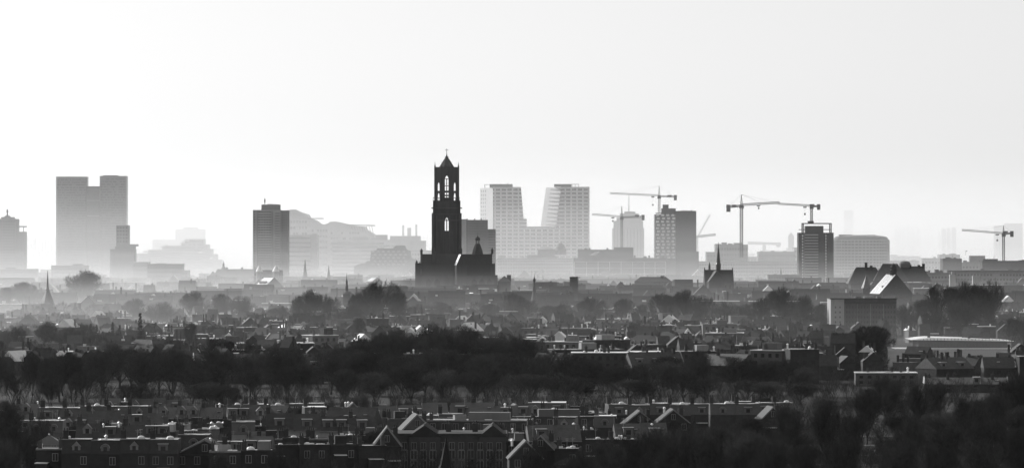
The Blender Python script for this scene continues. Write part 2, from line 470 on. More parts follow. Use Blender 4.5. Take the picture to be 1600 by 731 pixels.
# choir with its own ridge running towards the viewer, a little askew, so that its lit flank shows
cw = S(8, D2)
mbc = MB().prism_y([(-cw, zz(414)), (cw, zz(414)), (cw * .0 + .3, zz(397.3)), (-.3, zz(397.3))], 0, 30)
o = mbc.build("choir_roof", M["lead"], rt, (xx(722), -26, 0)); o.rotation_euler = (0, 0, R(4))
o = MB().box(-cw, cw, .4, 30, 0, zz(414)).build("choir_wall", M["stone"], rt, (xx(722), -26, 0)); o.rotation_euler = (0, 0, R(4))
o = MB().prism_y([(-cw - .2, 0), (cw + .2, 0), (cw + .2, zz(414)), (.4, zz(397)), (-.4, zz(397)), (-cw - .2, zz(414))], -1.2, -.02).build("choir_gable", M["stone"], rt, (xx(722), -26, 0)); o.rotation_euler = (0, 0, R(4))
for i, px in enumerate((664, 676, 689, 701, 735, 747, 759)):
    MB().box(xx(px) - .8, xx(px) + .8, -2.2, 0, 0, zz(434)).build("buttress", M["stone"], rt)
for px in (670, 683, 741, 753, 765):
    w_ = 2.2
    MB().prism_y([(xx(px) - w_, 8), (xx(px) + w_, 8), (xx(px) + w_, zz(440)), (xx(px), zz(435)), (xx(px) - w_, zz(440))], -.15, .1).build("window", M["glass"], rt)
fl = MB().lathe([(S(9.5, D2), zz(398)), (S(8, D2), zz(391)), (S(5, D2), zz(383)), (S(3.6, D2), zz(380.5))], 8, xx(746), 12.5, math.pi / 8).build("lantern_base", M["stone"], rt)
for i in range(6):
    a = i * math.pi / 3
    MB().bar((xx(746) + 1.2 * math.cos(a), 12.5 + 1.2 * math.sin(a), zz(381)), (xx(746) + 1.2 * math.cos(a), 12.5 + 1.2 * math.sin(a), zz(375.5)), .2).build("post", M["stone"], fl)
MB().lathe([(1.5, zz(376)), (2.0, zz(374)), (1.7, zz(371.5)), (.5, zz(370)), (.12, zz(368)), (.05, zz(363))], 8, xx(746), 12.5).build("onion_cap", M["stone"], fl)

# ================================================================== SKYLINE BUILDINGS
# edge tower at the left
b = B("office_tower", "stepped grey tower cut by the photo's west edge, figure on its roof", "tower", 12, 4350)
b.block(-12, 25, 342, 30, "dconcrete"); b.block(25, 37, 362, 28, "dconcrete", 2)
for px in (25.3, 35.8): b.block(px, px + 1, 353, 2, "dconcrete", 2, 362, "frame_post")
b.block(25, 37, 353, 28, "dconcrete", 2, 355, "frame_beam")
b.block(1, 20, 339, 14, "dconcrete", 4, 342, "penthouse"); b.block(6, 14, 337, 6, "dconcrete", 6, 339, "penthouse")
MB().lathe([(1.0, b.z(337)), (.6, b.z(333)), (1.0, b.z(331)), (.8, b.z(328)), (.2, b.z(326.5))], 6, b.x(10), 8).build("statue", M["steel"], b.root)
windows(b.root, b.x(-8), b.x(24), 6, b.z(344), 8, 22, 0, .5, .5, stuff=True)

b = B("office_tower", "huge twin-slab bank tower with a notch between its two flat tops", "office tower", 142, 4600)
rt = b.root
def oval(w, dp, n=6):
    pts = []
    for i in range(n + 1):
        a = math.pi / 2 * i / n; pts.append((w / 2 - 5 + 5 * math.sin(a), -dp / 2 + 5 - 5 * math.cos(a)))
    out = pts + [(x, -y) for x, y in pts[::-1]]
    return out + [(-x, -y) for x, y in out]
for p0, p1, pt in ((86.5, 135.5, 276), (155, 197.5, 275)):
    w = b.x(p1) - b.x(p0); c_ = (b.x(p1) + b.x(p0)) / 2
    pts = [(x + c_, y + 12) for x, y in oval(w, 24)]
    MB().prism_z(pts, 0, b.z(pt)).build("glass_slab", M["tintglass"], rt)
    me = MB().prism_z([((x - c_) * 1.006 + c_, (y - 12) * 1.012 + 12) for x, y in pts], 0, .9).mesh("storey_band", M["tintglass"])
    for k in range(26): link("storey_band", me, rt, (0, 0, 3 + k * (b.z(pt) - 4.5) / 25))
windows(rt, b.x(88), b.x(134), b.z(400), b.z(279), 26, 30, -.12, .4, .4, "glass", stuff=True, skip=.3, rnd=b.rnd)
windows(rt, b.x(157), b.x(196), b.z(400), b.z(278), 22, 30, -.12, .4, .4, "glass", stuff=True, skip=.3, rnd=b.rnd)
MB().box(b.x(p0) + 3, b.x(p0) + 18, 8, 16, b.z(275), b.z(273.8)).build("penthouse", M["dconcrete"], rt)
b.block(135.3, 155.2, 291, 16, "tintglass", 4, None, "link_block")
for py in (295.5, 313, 337, 361): b.block(131, 156, py, .5, "concrete", -.55 if py > 340 else 3.4, py + .7, "light_band")

b = B("apartment_tower", "narrow dark tower rising from a wide base with a projecting ledge", "tower", 192, 4200)
b.block(181.5, 200.5, 352, 18, "dconcrete"); b.block(172.5, 210, 389, 26, "dconcrete", -3)
b.block(186, 214, 381.5, 20, "dconcrete", -2, 385, "ledge"); b.block(180, 210, 385, 20, "dconcrete", -2, 389, "ledge")
windows(b.root, b.x(182), b.x(200), b.z(380), b.z(353), 4, 5, 0, .5, .4, stuff=True)

b = B("office_block", "pale flat-topped slab far behind the stepped block, almost lost in mist", "office block", 297, 6300)
b.block(274, 319, 358, 30, "dconcrete"); b.block(286, 308, 354.6, 20, "dconcrete", 3, 358, "penthouse"); b.block(238, 275, 374.5, 30, "dconcrete", 4)
MB().bar((b.x(255.5), 8, b.z(374)), (b.x(255.5), 8, b.z(368)), .4).build("mast", M["steel"], b.root)

b = B("stepped_building", "broad terraced building stepping down on both sides behind the narrow tower", "building", 290, 5000)
for p0, p1, py in ((212, 231, 396), (231, 253, 390.3), (253, 283, 384), (283, 289, 379.5), (289, 318, 373.5), (318, 325, 382), (325, 331, 389), (331, 338, 397), (338, 345, 406), (345, 348, 415)):
    b.block(p0, p1, py, 30 + (p0 % 5), "concrete", (p0 % 7) * .6)
    windows(b.root, b.x(p0), b.x(p1), 6, b.z(py) - 1, max(1, int((p1 - p0) / 3)), 12, (p0 % 7) * .6, .6, .4, stuff=True, skip=.15, rnd=b.rnd)
MB().prism_y([(b.x(253), b.z(384)), (b.x(262), b.z(384)), (b.x(259), b.z(381.5))], 2, 12).build("roof_light", M["lead"], b.root)
MB().prism_y([(b.x(283), b.z(379.5)), (b.x(289), b.z(379.5)), (b.x(289), b.z(374))], 2, 12).build("roof_light", M["lead"], b.root)
for p0, p1, py in ((252, 258, 384), (288, 296, 374.5), (310, 316, 393), (328, 333, 402), (224, 232, 392)):
    b.block(p0, p1, py, 3, "panel", -3, py + 2.5, "balcony")
for i in range(6): b.block(232 + i * 6, 338 - i * 3, 424 - i * 7, .8, "dconcrete", -.8, 425 - i * 7, "storey_band")

for (p0, p1, py, pe, d, lab) in ((80, 135, 415.5, (113, 128, 412.5), 4100, "low flat block in front of the bank tower, small roof house on top"),
                                (230, 285, 413, (244, 258, 411.5), 3950, "low brick block with roof boxes below the terraced building"),
                                (284, 294, 423, None, 3950, "small lower annex against the brick block with roof boxes"),
                                (0, 56, 421, (8, 22, 418), 4050, "long low block in white mist beside the cut-off tower"),
                                (208, 232, 410, None, 4120, "squat block wedged between narrow tower and brick block")):
    b = B("office_block", lab, "office block", (p0 + p1) / 2, d)
    b.block(p0, p1, py, 24, "dconcrete", roof="concrete")
    if pe: b.block(pe[0], pe[1], pe[2], 8, "dconcrete", 4, py, "roof_house")
    windows(b.root, b.x(p0), b.x(p1), 2, b.z(py) - 1, max(2, int((p1 - p0) / 4)), 6, 0, .55, .4, stuff=True)

# long hall with a cupola
b = B("hall", "long ridge-roofed hall with a small cupola near its west end", "hall", 362, 3900)
b.block(326, 402, 432, 20, "brick")
MB().hip(b.x(333), b.x(402), 0, 20, b.z(432), b.z(420.5), 3).build("roof", M["tile"], b.root)
MB().hip(b.x(324), b.x(340), -2, 16, b.z(434), b.z(424), 4).build("porch_roof", M["tile"], b.root)
MB().lathe([(S(4, 3900), b.z(423)), (S(3, 3900), b.z(418)), (S(1.6, 3900), b.z(416)), (S(1.8, 3900), b.z(413)), (S(.8, 3900), b.z(411)), (.1, b.z(407.5))], 8, b.x(348), 10).build("cupola", M["slate"], b.root)
for px in (352, 376, 396): b.block(px, px + 3, 417.5, 3, "brick", 6, 424, "chimney")

b = B("apartment_tower", "tall slab tower with balconied front, dark east edge and roof antenna", "apartment tower", 423, 4000)
rt = b.root
b.block(395, 438, 328, 22, "concrete"); b.block(438, 450.5, 328.6, 18, "dconcrete", 3)
b.block(408, 437, 319.5, 12, "dconcrete", 4, 328, "penthouse")
windows(rt, b.x(395.8), b.x(399.5), 4, b.z(329), 1, 30, 0, .5, .5, stuff=True)
for k in range(31):
    zz_ = 3 + k * (b.z(329) - 4) / 31
    MB().box(b.x(403), b.x(424), -1.2, 0, zz_, zz_ + 1.1).build("balcony", M["concrete"], rt)
    MB().box(b.x(430), b.x(437), -.5, 0, zz_ + .2, zz_ + 1.2).build("balcony", M["dconcrete"], rt)
windows(rt, b.x(403), b.x(424), 4.3, b.z(329), 5, 30, 0, .7, .45, stuff=True)
windows(rt, b.x(440), b.x(449), 4, b.z(330), 3, 30, 3, .5, .45, stuff=True)
for px in (424.5, 402): b.block(px, px + 1.3, 329, 1.4, "dconcrete", -1.4, None, "pier")
MB().bar((b.x(413), 8, b.z(319)), (b.x(413), 8, b.z(309.5)), .35).build("antenna", M["steel"], rt)
MB().lathe([(.7, b.z(315.5)), (.7, b.z(312))], 6, b.x(413), 8).build("antenna_drum", M["steel"], rt)
for px in (418, 421, 424, 428, 431): b.block(px, px + 1.4, 317.6 + (px % 3) * .6, 2, "dconcrete", 6, 319.5, "roof_unit")

b = B("concert_hall", "wide sloping building with a cantilevered ledge and thin pointed roof tip", "concert hall", 520, 4750)
silhouette(b.root, [(451, 328.5), (462, 328.5), (467, 331), (480, 335), (483, 341), (492, 344), (500, 350), (508, 350.5), (513, 348.5), (515, 346.5), (524, 346), (540, 349.5), (552, 352.5), (570, 354), (571, 358), (577, 362), (584, 366), (586, 372)], 4750, 60, "concrete", x_origin=b.ox)
for (p0, p1, pt, nr) in ((453, 480, 342, 10), (482, 512, 356, 9), (516, 566, 360, 9)):
    windows(b.root, b.x(p0), b.x(p1), 6, b.z(pt), int((p1 - p0) / 4), nr, 0, .75, .4, stuff=True, skip=.2, rnd=b.rnd)
MB().prism_y([(b.x(451), b.z(328)), (b.x(482), b.z(339.6)), (b.x(482), b.z(338.6)), (b.x(462), b.z(327))], -3, 0).build("roof_edge", M["concrete"], b.root)
MB().box(b.x(482), b.x(506), -6, -.1, b.z(342.2), b.z(340.6)).build("cantilever", M["dconcrete"], b.root)
MB().prism_y([(b.x(540), b.z(352)), (b.x(586), b.z(353.4)), (b.x(586.5), b.z(351.6)), (b.x(548), b.z(350.6))], -5, -.1).build("roof_tip", M["dconcrete"], b.root)
for i in range(9): MB().bar((b.x(549 + i * 4), -3, b.z(353.5)), (b.x(551.5 + i * 4), -3, b.z(359 + i * .8)), .25).build("strut", M["steel"], b.root)

b = B("office_block", "pale block with banded floors just east of the slab tower", "office block", 474, 4450)
b.block(451, 485, 367, 24, "concrete"); b.block(485, 496.5, 367, 22, "concrete", 3); b.block(487, 495, 364.6, 8, "concrete", 5, 367, "penthouse")
for k in range(10): b.block(451, 485, 371 + k * 7, .5, "glass", -.5, 373.2 + k * 7, "window_band")

b = B("office_block", "long banded office block with glassy floors and rooftop boxes, below the roof tip", "office block", 580, 4650)
b.block(519, 640, 374.5, 30, "concrete"); b.block(527, 536, 371.5, 8, "concrete", 4, 374.5, "roof_house"); b.block(553, 575, 370.5, 10, "dconcrete", 4, 374.5, "roof_house")
b.block(587, 605, 366.8, 12, "dconcrete", 5, 374.5, "roof_house"); b.block(609, 657, 368.6, 14, "concrete", 6, 376, "roof_house"); b.block(600, 665, 376, 26, "concrete", 3)
for k in range(8): b.block(519, 600, 379 + k * 6, .5, "glass", -.5, 381.5 + k * 6, "window_band")
clutter(b.root, b.x(545), b.x(655), 6, 18, b.z(374), 12, b.rnd)

b = B("stacked_building", "terraced block of ragged stacked storeys with two white roof patches", "building", 610, 4250)
silhouette(b.root, [(553, 416), (562, 412), (570, 412), (573, 408), (578, 408), (580, 392), (588, 391), (589, 388), (614, 388), (616, 386), (619, 383.5), (632, 383.5), (635, 390), (641, 392), (642, 404), (656, 408), (657, 430)], 4250, 30, "dconcrete", x_origin=b.ox)
for p0 in (589, 605): 
    MB().prism_y([(b.x(p0), b.z(386)), (b.x(p0 + 11), b.z(386)), (b.x(p0 + 13), b.z(383)), (b.x(p0 + 4), b.z(383))], 1, 12).build("white_roof", M["glintwhite"], b.root)
for r in range(5):
    for c in range(7):
        b.block(581 + c * 8 + (r % 2) * 3, 585 + c * 8 + (r % 2) * 3, 391.5 + r * 5, 2, "concrete", -2, 394 + r * 5, "balcony")

# dark block beside the tower
b = B("office_block", "plain dark slab standing close behind the bell tower with white stripe at its edge", "office block", 748, 3950)
b.block(720, 728.5, 342.3, 26, "render"); b.block(728.5, 762, 343.5, 26, "dconcrete"); b.block(762, 774.5, 358, 24, "dconcrete", 2)
for px in (729, 741, 751): b.block(px, px + 1.6, 341.4, 2, "dconcrete", 2, 343.5, "roof_unit")
windows(b.root, b.x(731), b.x(761), 4, b.z(345), 12, 26, 0, .7, .35, m="dconcrete", stuff=True)
windows(b.root, b.x(763), b.x(774), 4, b.z(360), 4, 22, 2, .6, .4, stuff=True)

# ---------- the great white municipal office
b = B("office_tower", "white gridded twin-tower office leaning apart around a wide V-shaped gap", "office tower", 836, 4700)
rt = b.root; x_, z_ = b.x, b.z
dp = 26
core = MB()
core.prism_y([(x_(772), 0), (x_(921), 0), (x_(921), z_(292)), (x_(877), z_(292)), (x_(869.5), z_(354)), (x_(823), z_(355.5)), (x_(823), z_(342)), (x_(818), z_(342)), (x_(814), z_(294)), (x_(770.5), z_(294))], 0, dp)
core.build("glazed_core", M["glass"], rt)
storeys = 22; zt_ = z_(292.3); zb_ = z_(420)
h = (zt_ - zb_) / storeys
def xr_left(z): # right edge of the left tower at height z
    t = (z - z_(342)) / (z_(294) - z_(342)); return x_(818.3) + t * (x_(814) - x_(818.3)) if z > z_(342) else x_(823)
def xl_right(z):
    t = (z - z_(354)) / (z_(292) - z_(354)); return x_(869.3) + t * (x_(877) - x_(869.3))
def xl_left(z):
    t = (z - z_(420)) / (z_(294) - z_(420)); return x_(776) + t * (x_(770) - x_(776))
pitch = S(9.15, 4700)
for k in range(storeys + 1):
    zz_ = zt_ - k * h - .48 * h
    z1_ = zz_ + .48 * h
    spans = [(xl_left(zz_), xr_left(zz_)), (xl_right(zz_), x_(921.2))] if zz_ > z_(356) else [(xl_left(zz_), x_(921.2))]
    if zz_ < 1: break
    for a, c in spans:
        MB().box(a, c, -.7, -.01, zz_, z1_).build("spandrel", M["panel"], rt)
for i in range(17):
    px = 772.3 + i * 9.15
    xa = x_(px)
    if xa > x_(920.3): xa = x_(919)
    top = z_(294.2)
    if 816 < px < 869: top = z_(356.4)
    elif 869 <= px < 876: top = z_(350)
    elif 812 < px <= 816: top = z_(320)
    MB().box(xa, xa + S(2.4, 4700), -.62, -.02, zb_ - 10, top - .1).build("pier", M["panel"], rt)
# lit west faces
def face(pl, name, m, yy0, yy1):
    return pl
def quad_panel(name, m, A, Bp, C, Dp, th=.6):
    n = (Vector(Bp) - Vector(A)).cross(Vector(Dp) - Vector(A)).normalized() * th
    mb = MB(); P_ = [Vector(v) for v in (A, Bp, C, Dp)]
    mb.add([tuple(v) for v in P_] + [tuple(v - n) for v in P_], [(0, 1, 2, 3), (7, 6, 5, 4), (0, 4, 5, 1), (1, 5, 6, 2), (2, 6, 7, 3), (3, 7, 4, 0)])
    return mb.build(name, M[m], rt)
# left tower: face running away to the left
fy = 26
A0 = Vector((x_(750), fy, 0)); A1 = Vector((x_(771), 0, 0))
MB().prism_z([(x_(749.8), fy), (x_(770.2), 0.2), (x_(790), 10), (x_(790), fy + 8)], z_(358.5), z_(293.5)).build("west_wing", M["panel"], rt)
dirv = (A1 - A0); 
me = MB().box(-.55, .55, -.25, .25, 0, 2.0).mesh("window", M["glass"])
ang = math.atan2(dirv.y, dirv.x)
for r in range(10):
    for c in range(6):
        p = A0 + dirv * ((c + .6) / 6.4)
        link("window", me, rt, (p.x, p.y, z_(300 + r * 6.1)), rz=ang)
MB().box(x_(750), x_(792), 4, 24, 0, z_(400)).build("podium", M["concrete"], rt)
# right tower: slanted glass flank
q = [(x_(845), 24, z_(353.5)), (x_(868.6), -.2, z_(353.5)), (x_(876.8), -.2, z_(292.6)), (x_(853.3), 24, z_(292.6))]
MB().loft([[q[0], q[1], (q[1][0] + 8, 14, q[1][2]), (q[0][0] + 24, 26, q[0][2])], [q[3], q[2], (q[2][0] + 8, 14, q[2][2]), (q[3][0] + 24, 26, q[3][2])]]).build("slanted_flank", M["panel"], rt)
for k in range(10):
    t0, t1 = (k + .25) / 10, (k + .62) / 10
    l = lambda a, c, t: tuple(a[i] + (c[i] - a[i]) * t for i in range(3))
    P4 = [l(q[0], q[3], t0), l(q[1], q[2], t0), l(q[1], q[2], t1), l(q[0], q[3], t1)]
    P4 = [(p[0] + (.7 if i in (0, 3) else -.9), p[1] - .35, p[2]) for i, p in enumerate(P4)]
    quad_panel("louvre", "concrete", *P4, th=.3)
b.block(765, 801, 287.6, 14, "dconcrete", 5, 293, "penthouse"); b.block(866, 893, 287.6, 14, "dconcrete", 5, 292, "penthouse")
for px in (766, 772, 893.5, 898.5, 904): b.block(px, px + .7, 287.6, .8, "dconcrete", 3, 293, "frame_post")
b.block(893, 905, 287.6, 1, "dconcrete", 4, 288.4, "frame_beam")
b.block(757, 766, 288, 1, "dconcrete", 6, 288.7, "frame_beam"); b.block(757, 758, 288, 1, "dconcrete", 6, 293.5, "frame_post")
MB().bar((x_(793), 8, z_(287.6)), (x_(793), 8, z_(285.8)), .3).build("mast", M["steel"], rt)
b.block(823, 862, 354, 20, "dconcrete", 3, 356, "terrace_edge")

# mid-distance blocks before it
b = B("station_building", "long low hall of many bays with a light edge line under the white office", "station hall", 840, 4350)
b.block(776, 897, 403.5, 40, "concrete", roof="panel"); b.block(824, 866, 398, 20, "dconcrete", 8, 403.5, "roof_house")
grid_facade(b.root, b.x(777), b.x(896), b.z(432), b.z(405), 30, 5, 0, .5, "panel", band=.35, pier=.3)
b.block(778, 790, 399, 8, "concrete", 6, 403.5, "roof_house")
MB().prism_y([(b.x(840), b.z(390)), (b.x(862), b.z(390)), (b.x(861), b.z(386)), (b.x(846), b.z(385.5))], 12, 22).build("light_roof", M["panel"], b.root)
b.block(840, 868, 390, 12, "dconcrete", 11, 398, "roof_house")
MB().lathe([(S(9, 4350), b.z(398)), (S(9, 4350), b.z(391)), (S(7.5, 4350), b.z(386)), (S(4, 4350), b.z(381)), (.1, b.z(379))], 12, b.x(876), 16).build("dome", M["dconcrete"], b.root)
clutter(b.root, b.x(800), b.x(890), 4, 18, b.z(403), 8, b.rnd)

b = B("shopping_centre", "long glass-fronted building divided by a pale frame of squares", "shopping centre", 968, 4200)
b.block(896, 1041, 403, 40, "dconcrete"); b.block(903, 990, 390, 30, "dconcrete", 8, 403, "upper_storey"); b.block(960, 990, 386.5, 12, "dconcrete", 10, 391, "roof_house")
for i, px in enumerate((897, 916, 934, 952, 970, 988, 1006, 1023, 1039)): b.block(px, px + 1, 408.5, 1, "panel", -1, 434, "frame_post")
for py in (408.5, 418.5, 427.5): b.block(897, 1040, py, 1, "panel", -1.02, py + .8, "frame_beam")
MB().prism_y([(b.x(921), b.z(398.5)), (b.x(931), b.z(398.5)), (b.x(937), b.z(393)), (b.x(931), b.z(393))], 2, 6).build("light_roof", M["panel"], b.root)
for px in (914, 920, 948, 960): b.block(px, px + 3, 387.5, 3, "dconcrete", 9, 390, "roof_unit")
clutter(b.root, b.x(990), b.x(1040), 4, 18, b.z(403), 6, b.rnd)

b = B("office_tower", "pale stepped tower with a thin mast, behind the smaller tower crane", "office tower", 982, 4900)
b.block(957, 1006.5, 356.5, 26, "concrete"); b.block(964, 1002, 340, 24, "concrete", 1, 357); b.block(969, 998, 333.5, 18, "concrete", 2, 341, "penthouse"); b.block(976, 993, 330.6, 12, "dconcrete", 4, 334, "penthouse")
b.block(959, 1005, 345, 22, "concrete", 2, 357)
for i in range(9): b.block(959 + i * 5.2, 960 + i * 5.2, 357, .5, "dconcrete", -.5, None, "pier")

b = B("flats_building", "dark tower with a chequered balcony front and blank east wall", "apartment tower", 1055, 4250)
rt = b.root
b.block(1023, 1056, 335, 22, "dconcrete"); b.block(1056, 1088, 329.5, 24, "dbrick", 1.5); b.block(1034, 1056, 325.5, 14, "dbrick", 4, 335, "penthouse"); b.block(1036, 1045, 319.6, 8, "dbrick", 5, 326, "penthouse")
b.block(1025, 1056, 332.6, 18, "dbrick", -.8, 334, "roof_edge"); b.block(1088, 1092, 393, 20, "dbrick", 2)
for px in (1064, 1068, 1072, 1076, 1080): b.block(px, px + 1.5, 328 + (px % 3) * .4, 2, "dbrick", 4, 330, "roof_unit")
me = MB().box(0, S(4.6, 4250), -.9, 0, 0, 1.7).mesh("balcony", M["glintwhite"])
for r in range(14):
    for c in range(4):
        link("balcony", me, rt, (b.x(1025 + c * 8 + (r % 2) * 1.4), 0, b.z(337.6 + r * 5.1)))
windows(rt, b.x(1058), b.x(1087), 4, b.z(332), 6, 22, 1.5, .35, .4, stuff=True)

for (p0, p1, py, blocks, d, lab, m) in (
    (1118, 1168.5, 383, ((1118, 1127, 381), (1128, 1136, 378.7), (1138, 1145, 380.3), (1147, 1160, 379.5), (1160, 1168, 386)), 4400, "bulky block with four raised roof boxes at the foot of the tall crane", "dconcrete"),
    (1104, 1119, 394.5, (), 4380, "lower flat-topped annex west of the bulky block with roof boxes", "dconcrete"),
    (1185, 1243, 394, ((1189, 1192, 392), (1206, 1210, 391.5), (1225, 1230, 392)), 4500, "wide plain block between tall crane and the tower under construction", "dconcrete"),
    (1241, 1249, 387.5, (), 4550, "narrow sliver of a block behind the tower under construction", "concrete"),
    (1168, 1187, 402, (), 4700, "low pale link block between the two wide blocks", "concrete"),
    (1088, 1250, 409, (), 4300, "very long low terrace stretching behind the dark church with needle spire", "concrete"),
    (1200, 1250, 430, ((1210, 1214, 428), (1228, 1232, 428.5)), 3800, "low flat roofs tucked west of the tower under construction", "dconcrete"),
    (643, 690, 392, ((655, 660, 389),), 4500, "pale block glimpsed just west of the bell tower shaft", "concrete")):
    b = B("office_block", lab, "office block", (p0 + p1) / 2, d)
    b.block(p0, p1, py, 26, m, roof="dconcrete")
    for q0, q1, qy in blocks: b.block(q0, q1, min(qy, py - .4), 8, m, 4, py, "roof_house")
    windows(b.root, b.x(p0), b.x(p1), 2, b.z(py) - 1, max(2, int((p1 - p0) / 4)), 7, 0, .55, .4, stuff=True)

# ---------- tower under construction
b = B("construction_tower", "unfinished dark tower block with an open concrete frame crowning its roof", "tower under construction", 1275, 3900)
rt = b.root
b.block(1248, 1302.5, 363.5, 22, "dbrick"); b.block(1259, 1287, 353, 14, "dbrick", 3, 364, "core_wall")
for px in (1254.5, 1298): b.block(px, px + 1.6, 348.5, 1.2, "dbrick", 0, 364, "frame_post"); b.block(px, px + 1.6, 348.5, 1.2, "dbrick", 18, 364, "frame_post")
b.block(1254.5, 1299.6, 348.4, 1.2, "dbrick", .02, 350, "frame_beam"); b.block(1248, 1299, 358.2, 1, "dbrick", .04, 359.2, "frame_beam"); b.block(1254.5, 1299.6, 348.4, 1.2, "dbrick", 18.02, 350, "frame_beam")
b.block(1263, 1272, 345.2, 5, "dbrick", 4, 349, "crane_base")
me = MB().box(0, S(21, 3900), -.5, 0, 0, 1.1).mesh("floor_slab", M["concrete"])
for r in range(20): link("floor_slab", me, rt, (b.x(1257.5), 0, b.z(368 + r * 4.4)))
for px in (1255.6, 1256.4, 1289.5): b.block(px, px + .9, 364.5, .6, "dconcrete", -.6, None, "pier")
me = MB().box(0, S(2, 3900), -.25, .05, 0, 1.7).mesh("window", M["panel"])
for r in range(17):
    for px in (1253, 1289.4): link("window", me, rt, (b.x(px), -.6 if px > 1260 else -.1, b.z(370 + r * 4.6)))
windows(rt, b.x(1292), b.x(1302), 8, b.z(366), 2, 24, 0, .6, .45, stuff=True)
b = B("office_block", "long flat podium before the unfinished tower", "office block", 1295, 3720)
b.block(1248, 1345, 446, 30, "dconcrete", roof="dconcrete")
windows(b.root, b.x(1249), b.x(1344), 2, b.z(447), 24, 3, 0, .6, .4, stuff=True)

# ---------- round office
b = B("round_office", "broad drum-shaped office with a fine grid of pale floors", "office building", 1347, 4300)
rt = b.root; rr = S(44.5, 4300)
N = 48
MB().lathe([(rr - .6, 0), (rr - .6, b.z(375.5)), (rr * .96, b.z(372)), (rr * .88, b.z(369.4)), (rr * .6, b.z(367.4)), (rr * .2, b.z(366.8))], N, 0, rr * .6, sy=.6).build("glazed_drum", M["glass"], rt)
def ring(r0, r1, z0, z1, n=N):
    mb = MB()
    for i in range(n // 2, n):
        a0, a1 = 2 * math.pi * i / n, 2 * math.pi * (i + 1) / n
        P_ = [(r * math.cos(a), rr * .6 + .6 * r * math.sin(a)) for r, a in ((r0, a0), (r1, a0), (r1, a1), (r0, a1))]
        mb.prism_z(P_, z0, z1)
    return mb
me = ring(rr - .7, rr + .1, 0, 1.5).mesh("storey_band", M["concrete"])
for k in range(16): link("storey_band", me, rt, (0, 0, 3 + k * (b.z(375.5) - 3.5) / 15))
me = MB().box(-.45, .45, -.5, .5, 0, b.z(375.5) - .2).mesh("fin", M["concrete"])
for i in range(N // 2, N + 1):
    a = 2 * math.pi * i / N
    link("fin", me, rt, (rr * math.cos(a), rr * .6 + .6 * rr * math.sin(a), 0))
b.block(1313, 1333, 366.4, 12, "dconcrete", 12, 371, "roof_house"); b.block(1346, 1369, 366.8, 12, "dconcrete", 12, 371, "roof_house")
b.block(1303, 1312, 374.5, 10, "concrete", 14, None)

# far pale things
for (name, lab, cat, blocks, d) in (
    ("office_tower", "ghostly pale tower far away in the sky haze between crane and round office", "tower", ((1319.5, 1333.5, 329),), 8200),
    ("office_tower", "pale slab far behind the crane at the photo's east edge", "tower", ((1571, 1598, 349), (1555, 1571, 353)), 6400),
    ("silo_tower", "three faint slim towers side by side in the eastern haze", "tower", ((1474, 1478, 357), (1481, 1485, 356), (1489, 1494, 355)), 7000),
    ("office_block", "faint broad block rising behind the wide plain block", "office block", ((1168, 1178, 396), (1196, 1230, 391)), 6000),
    ("office_block", "pale flat blocks in haze east of the round office", "office block", ((1392, 1402, 398), (1404, 1438, 400)), 5400)):
    p0 = blocks[0][0]; b = B(name, lab, cat, p0, d)
    for q0, q1, qy in blocks: b.block(q0, q1, qy, 20, "dconcrete")
b = B("church_tower", "faint square church tower with a pointed roof beyond the cranes", "church tower", 1236, 5600)
b.block(1232, 1240.5, 368.5, 7, "dconcrete")
MB().pyramid(b.x(1232), b.x(1240.5), 0, 7, b.z(368.5), b.z(363)).build("roof", M["dconcrete"], b.root)
MB().prism_y([(b.x(1223), 0), (b.x(1240), 0), (b.x(1240), b.z(392)), (b.x(1231), b.z(387))], 2, 30).build("nave", M["dconcrete"], b.root)

# ---------- right-hand quarter
RB = (
 (1440, 1475, 404, 4500, "concrete", "pale block at the west end of the eastern quarter", ()),
 (1468, 1500, 398.5, 4600, "dconcrete", "block with roof masts, highest of the eastern quarter", ((1489, 1494, 396),)),
 (1473, 1503, 405, 3980, "dbrick", "dark boxy roof storey beside white chimney stacks", ()),
 (1503, 1535, 411, 4050, "dconcrete", "toothed-parapet block in the middle of the eastern quarter", ((1516, 1540, 399.5),)),
 (1535, 1610, 408.5, 3900, "dbrick", "long dark warehouse under the eastern crane", ((1538, 1560, 404.5),)),
 (1480, 1612, 423, 3700, "dconcrete", "long lower terrace before the toothed-parapet block", ()),
 (1390, 1442, 408, 4550, "concrete", "hazy block between the round office and eastern quarter", ()),
 (1440, 1490, 427, 3650, "dconcrete", "low building with bright wall patch above the eastern trees", ((1462, 1468, 421),)),
 (1540, 1612, 447, 3300, "brick", "plain brick block at the east edge above the trees", ()))
for (p0, p1, py, d, m, lab, ex) in RB:
    b = B("office_block", lab, "office block", (p0 + p1) / 2, d)
    b.block(p0, p1, py, 24, m, roof=m)
    for q0, q1, qy in ex: b.block(q0, q1, qy, 8, m, 4, py, "roof_house")
    windows(b.root, b.x(p0), b.x(p1), 2, b.z(py) - 1.5, max(2, int((p1 - p0) / 5)), 5, 0, .6, .4, stuff=True, skip=.1, rnd=b.rnd)
    if d < 4100 and py < 412:
        for i in range(int((p1 - p0) / 5)): b.block(p0 + 1 + i * 5, p0 + 3 + i * 5, py - 1.6, 1, m, .2, py - .2, "parapet_block")
    clutter(b.root, b.x(p0 + 2), b.x(p1 - 2), 4, 18, b.z(py), 4, b.rnd, m)
for px, py in ((1462, 391), (1467, 391), (1476, 390.5), (1493, 391)): 
    pass
b = B("chimney", "white blocky ventilation tower catching the sun above the eastern trees", "ventilation tower", 1488, 3550)
b.block(1484, 1493, 429, 6, "render"); b.block(1487, 1492, 424.5, 4, "render", 1, 429, "cap")
b = B("chimney", "short light box-like stack above the eastern trees", "ventilation tower", 1526, 3500)
b.block(1520, 1531, 431, 6, "render")
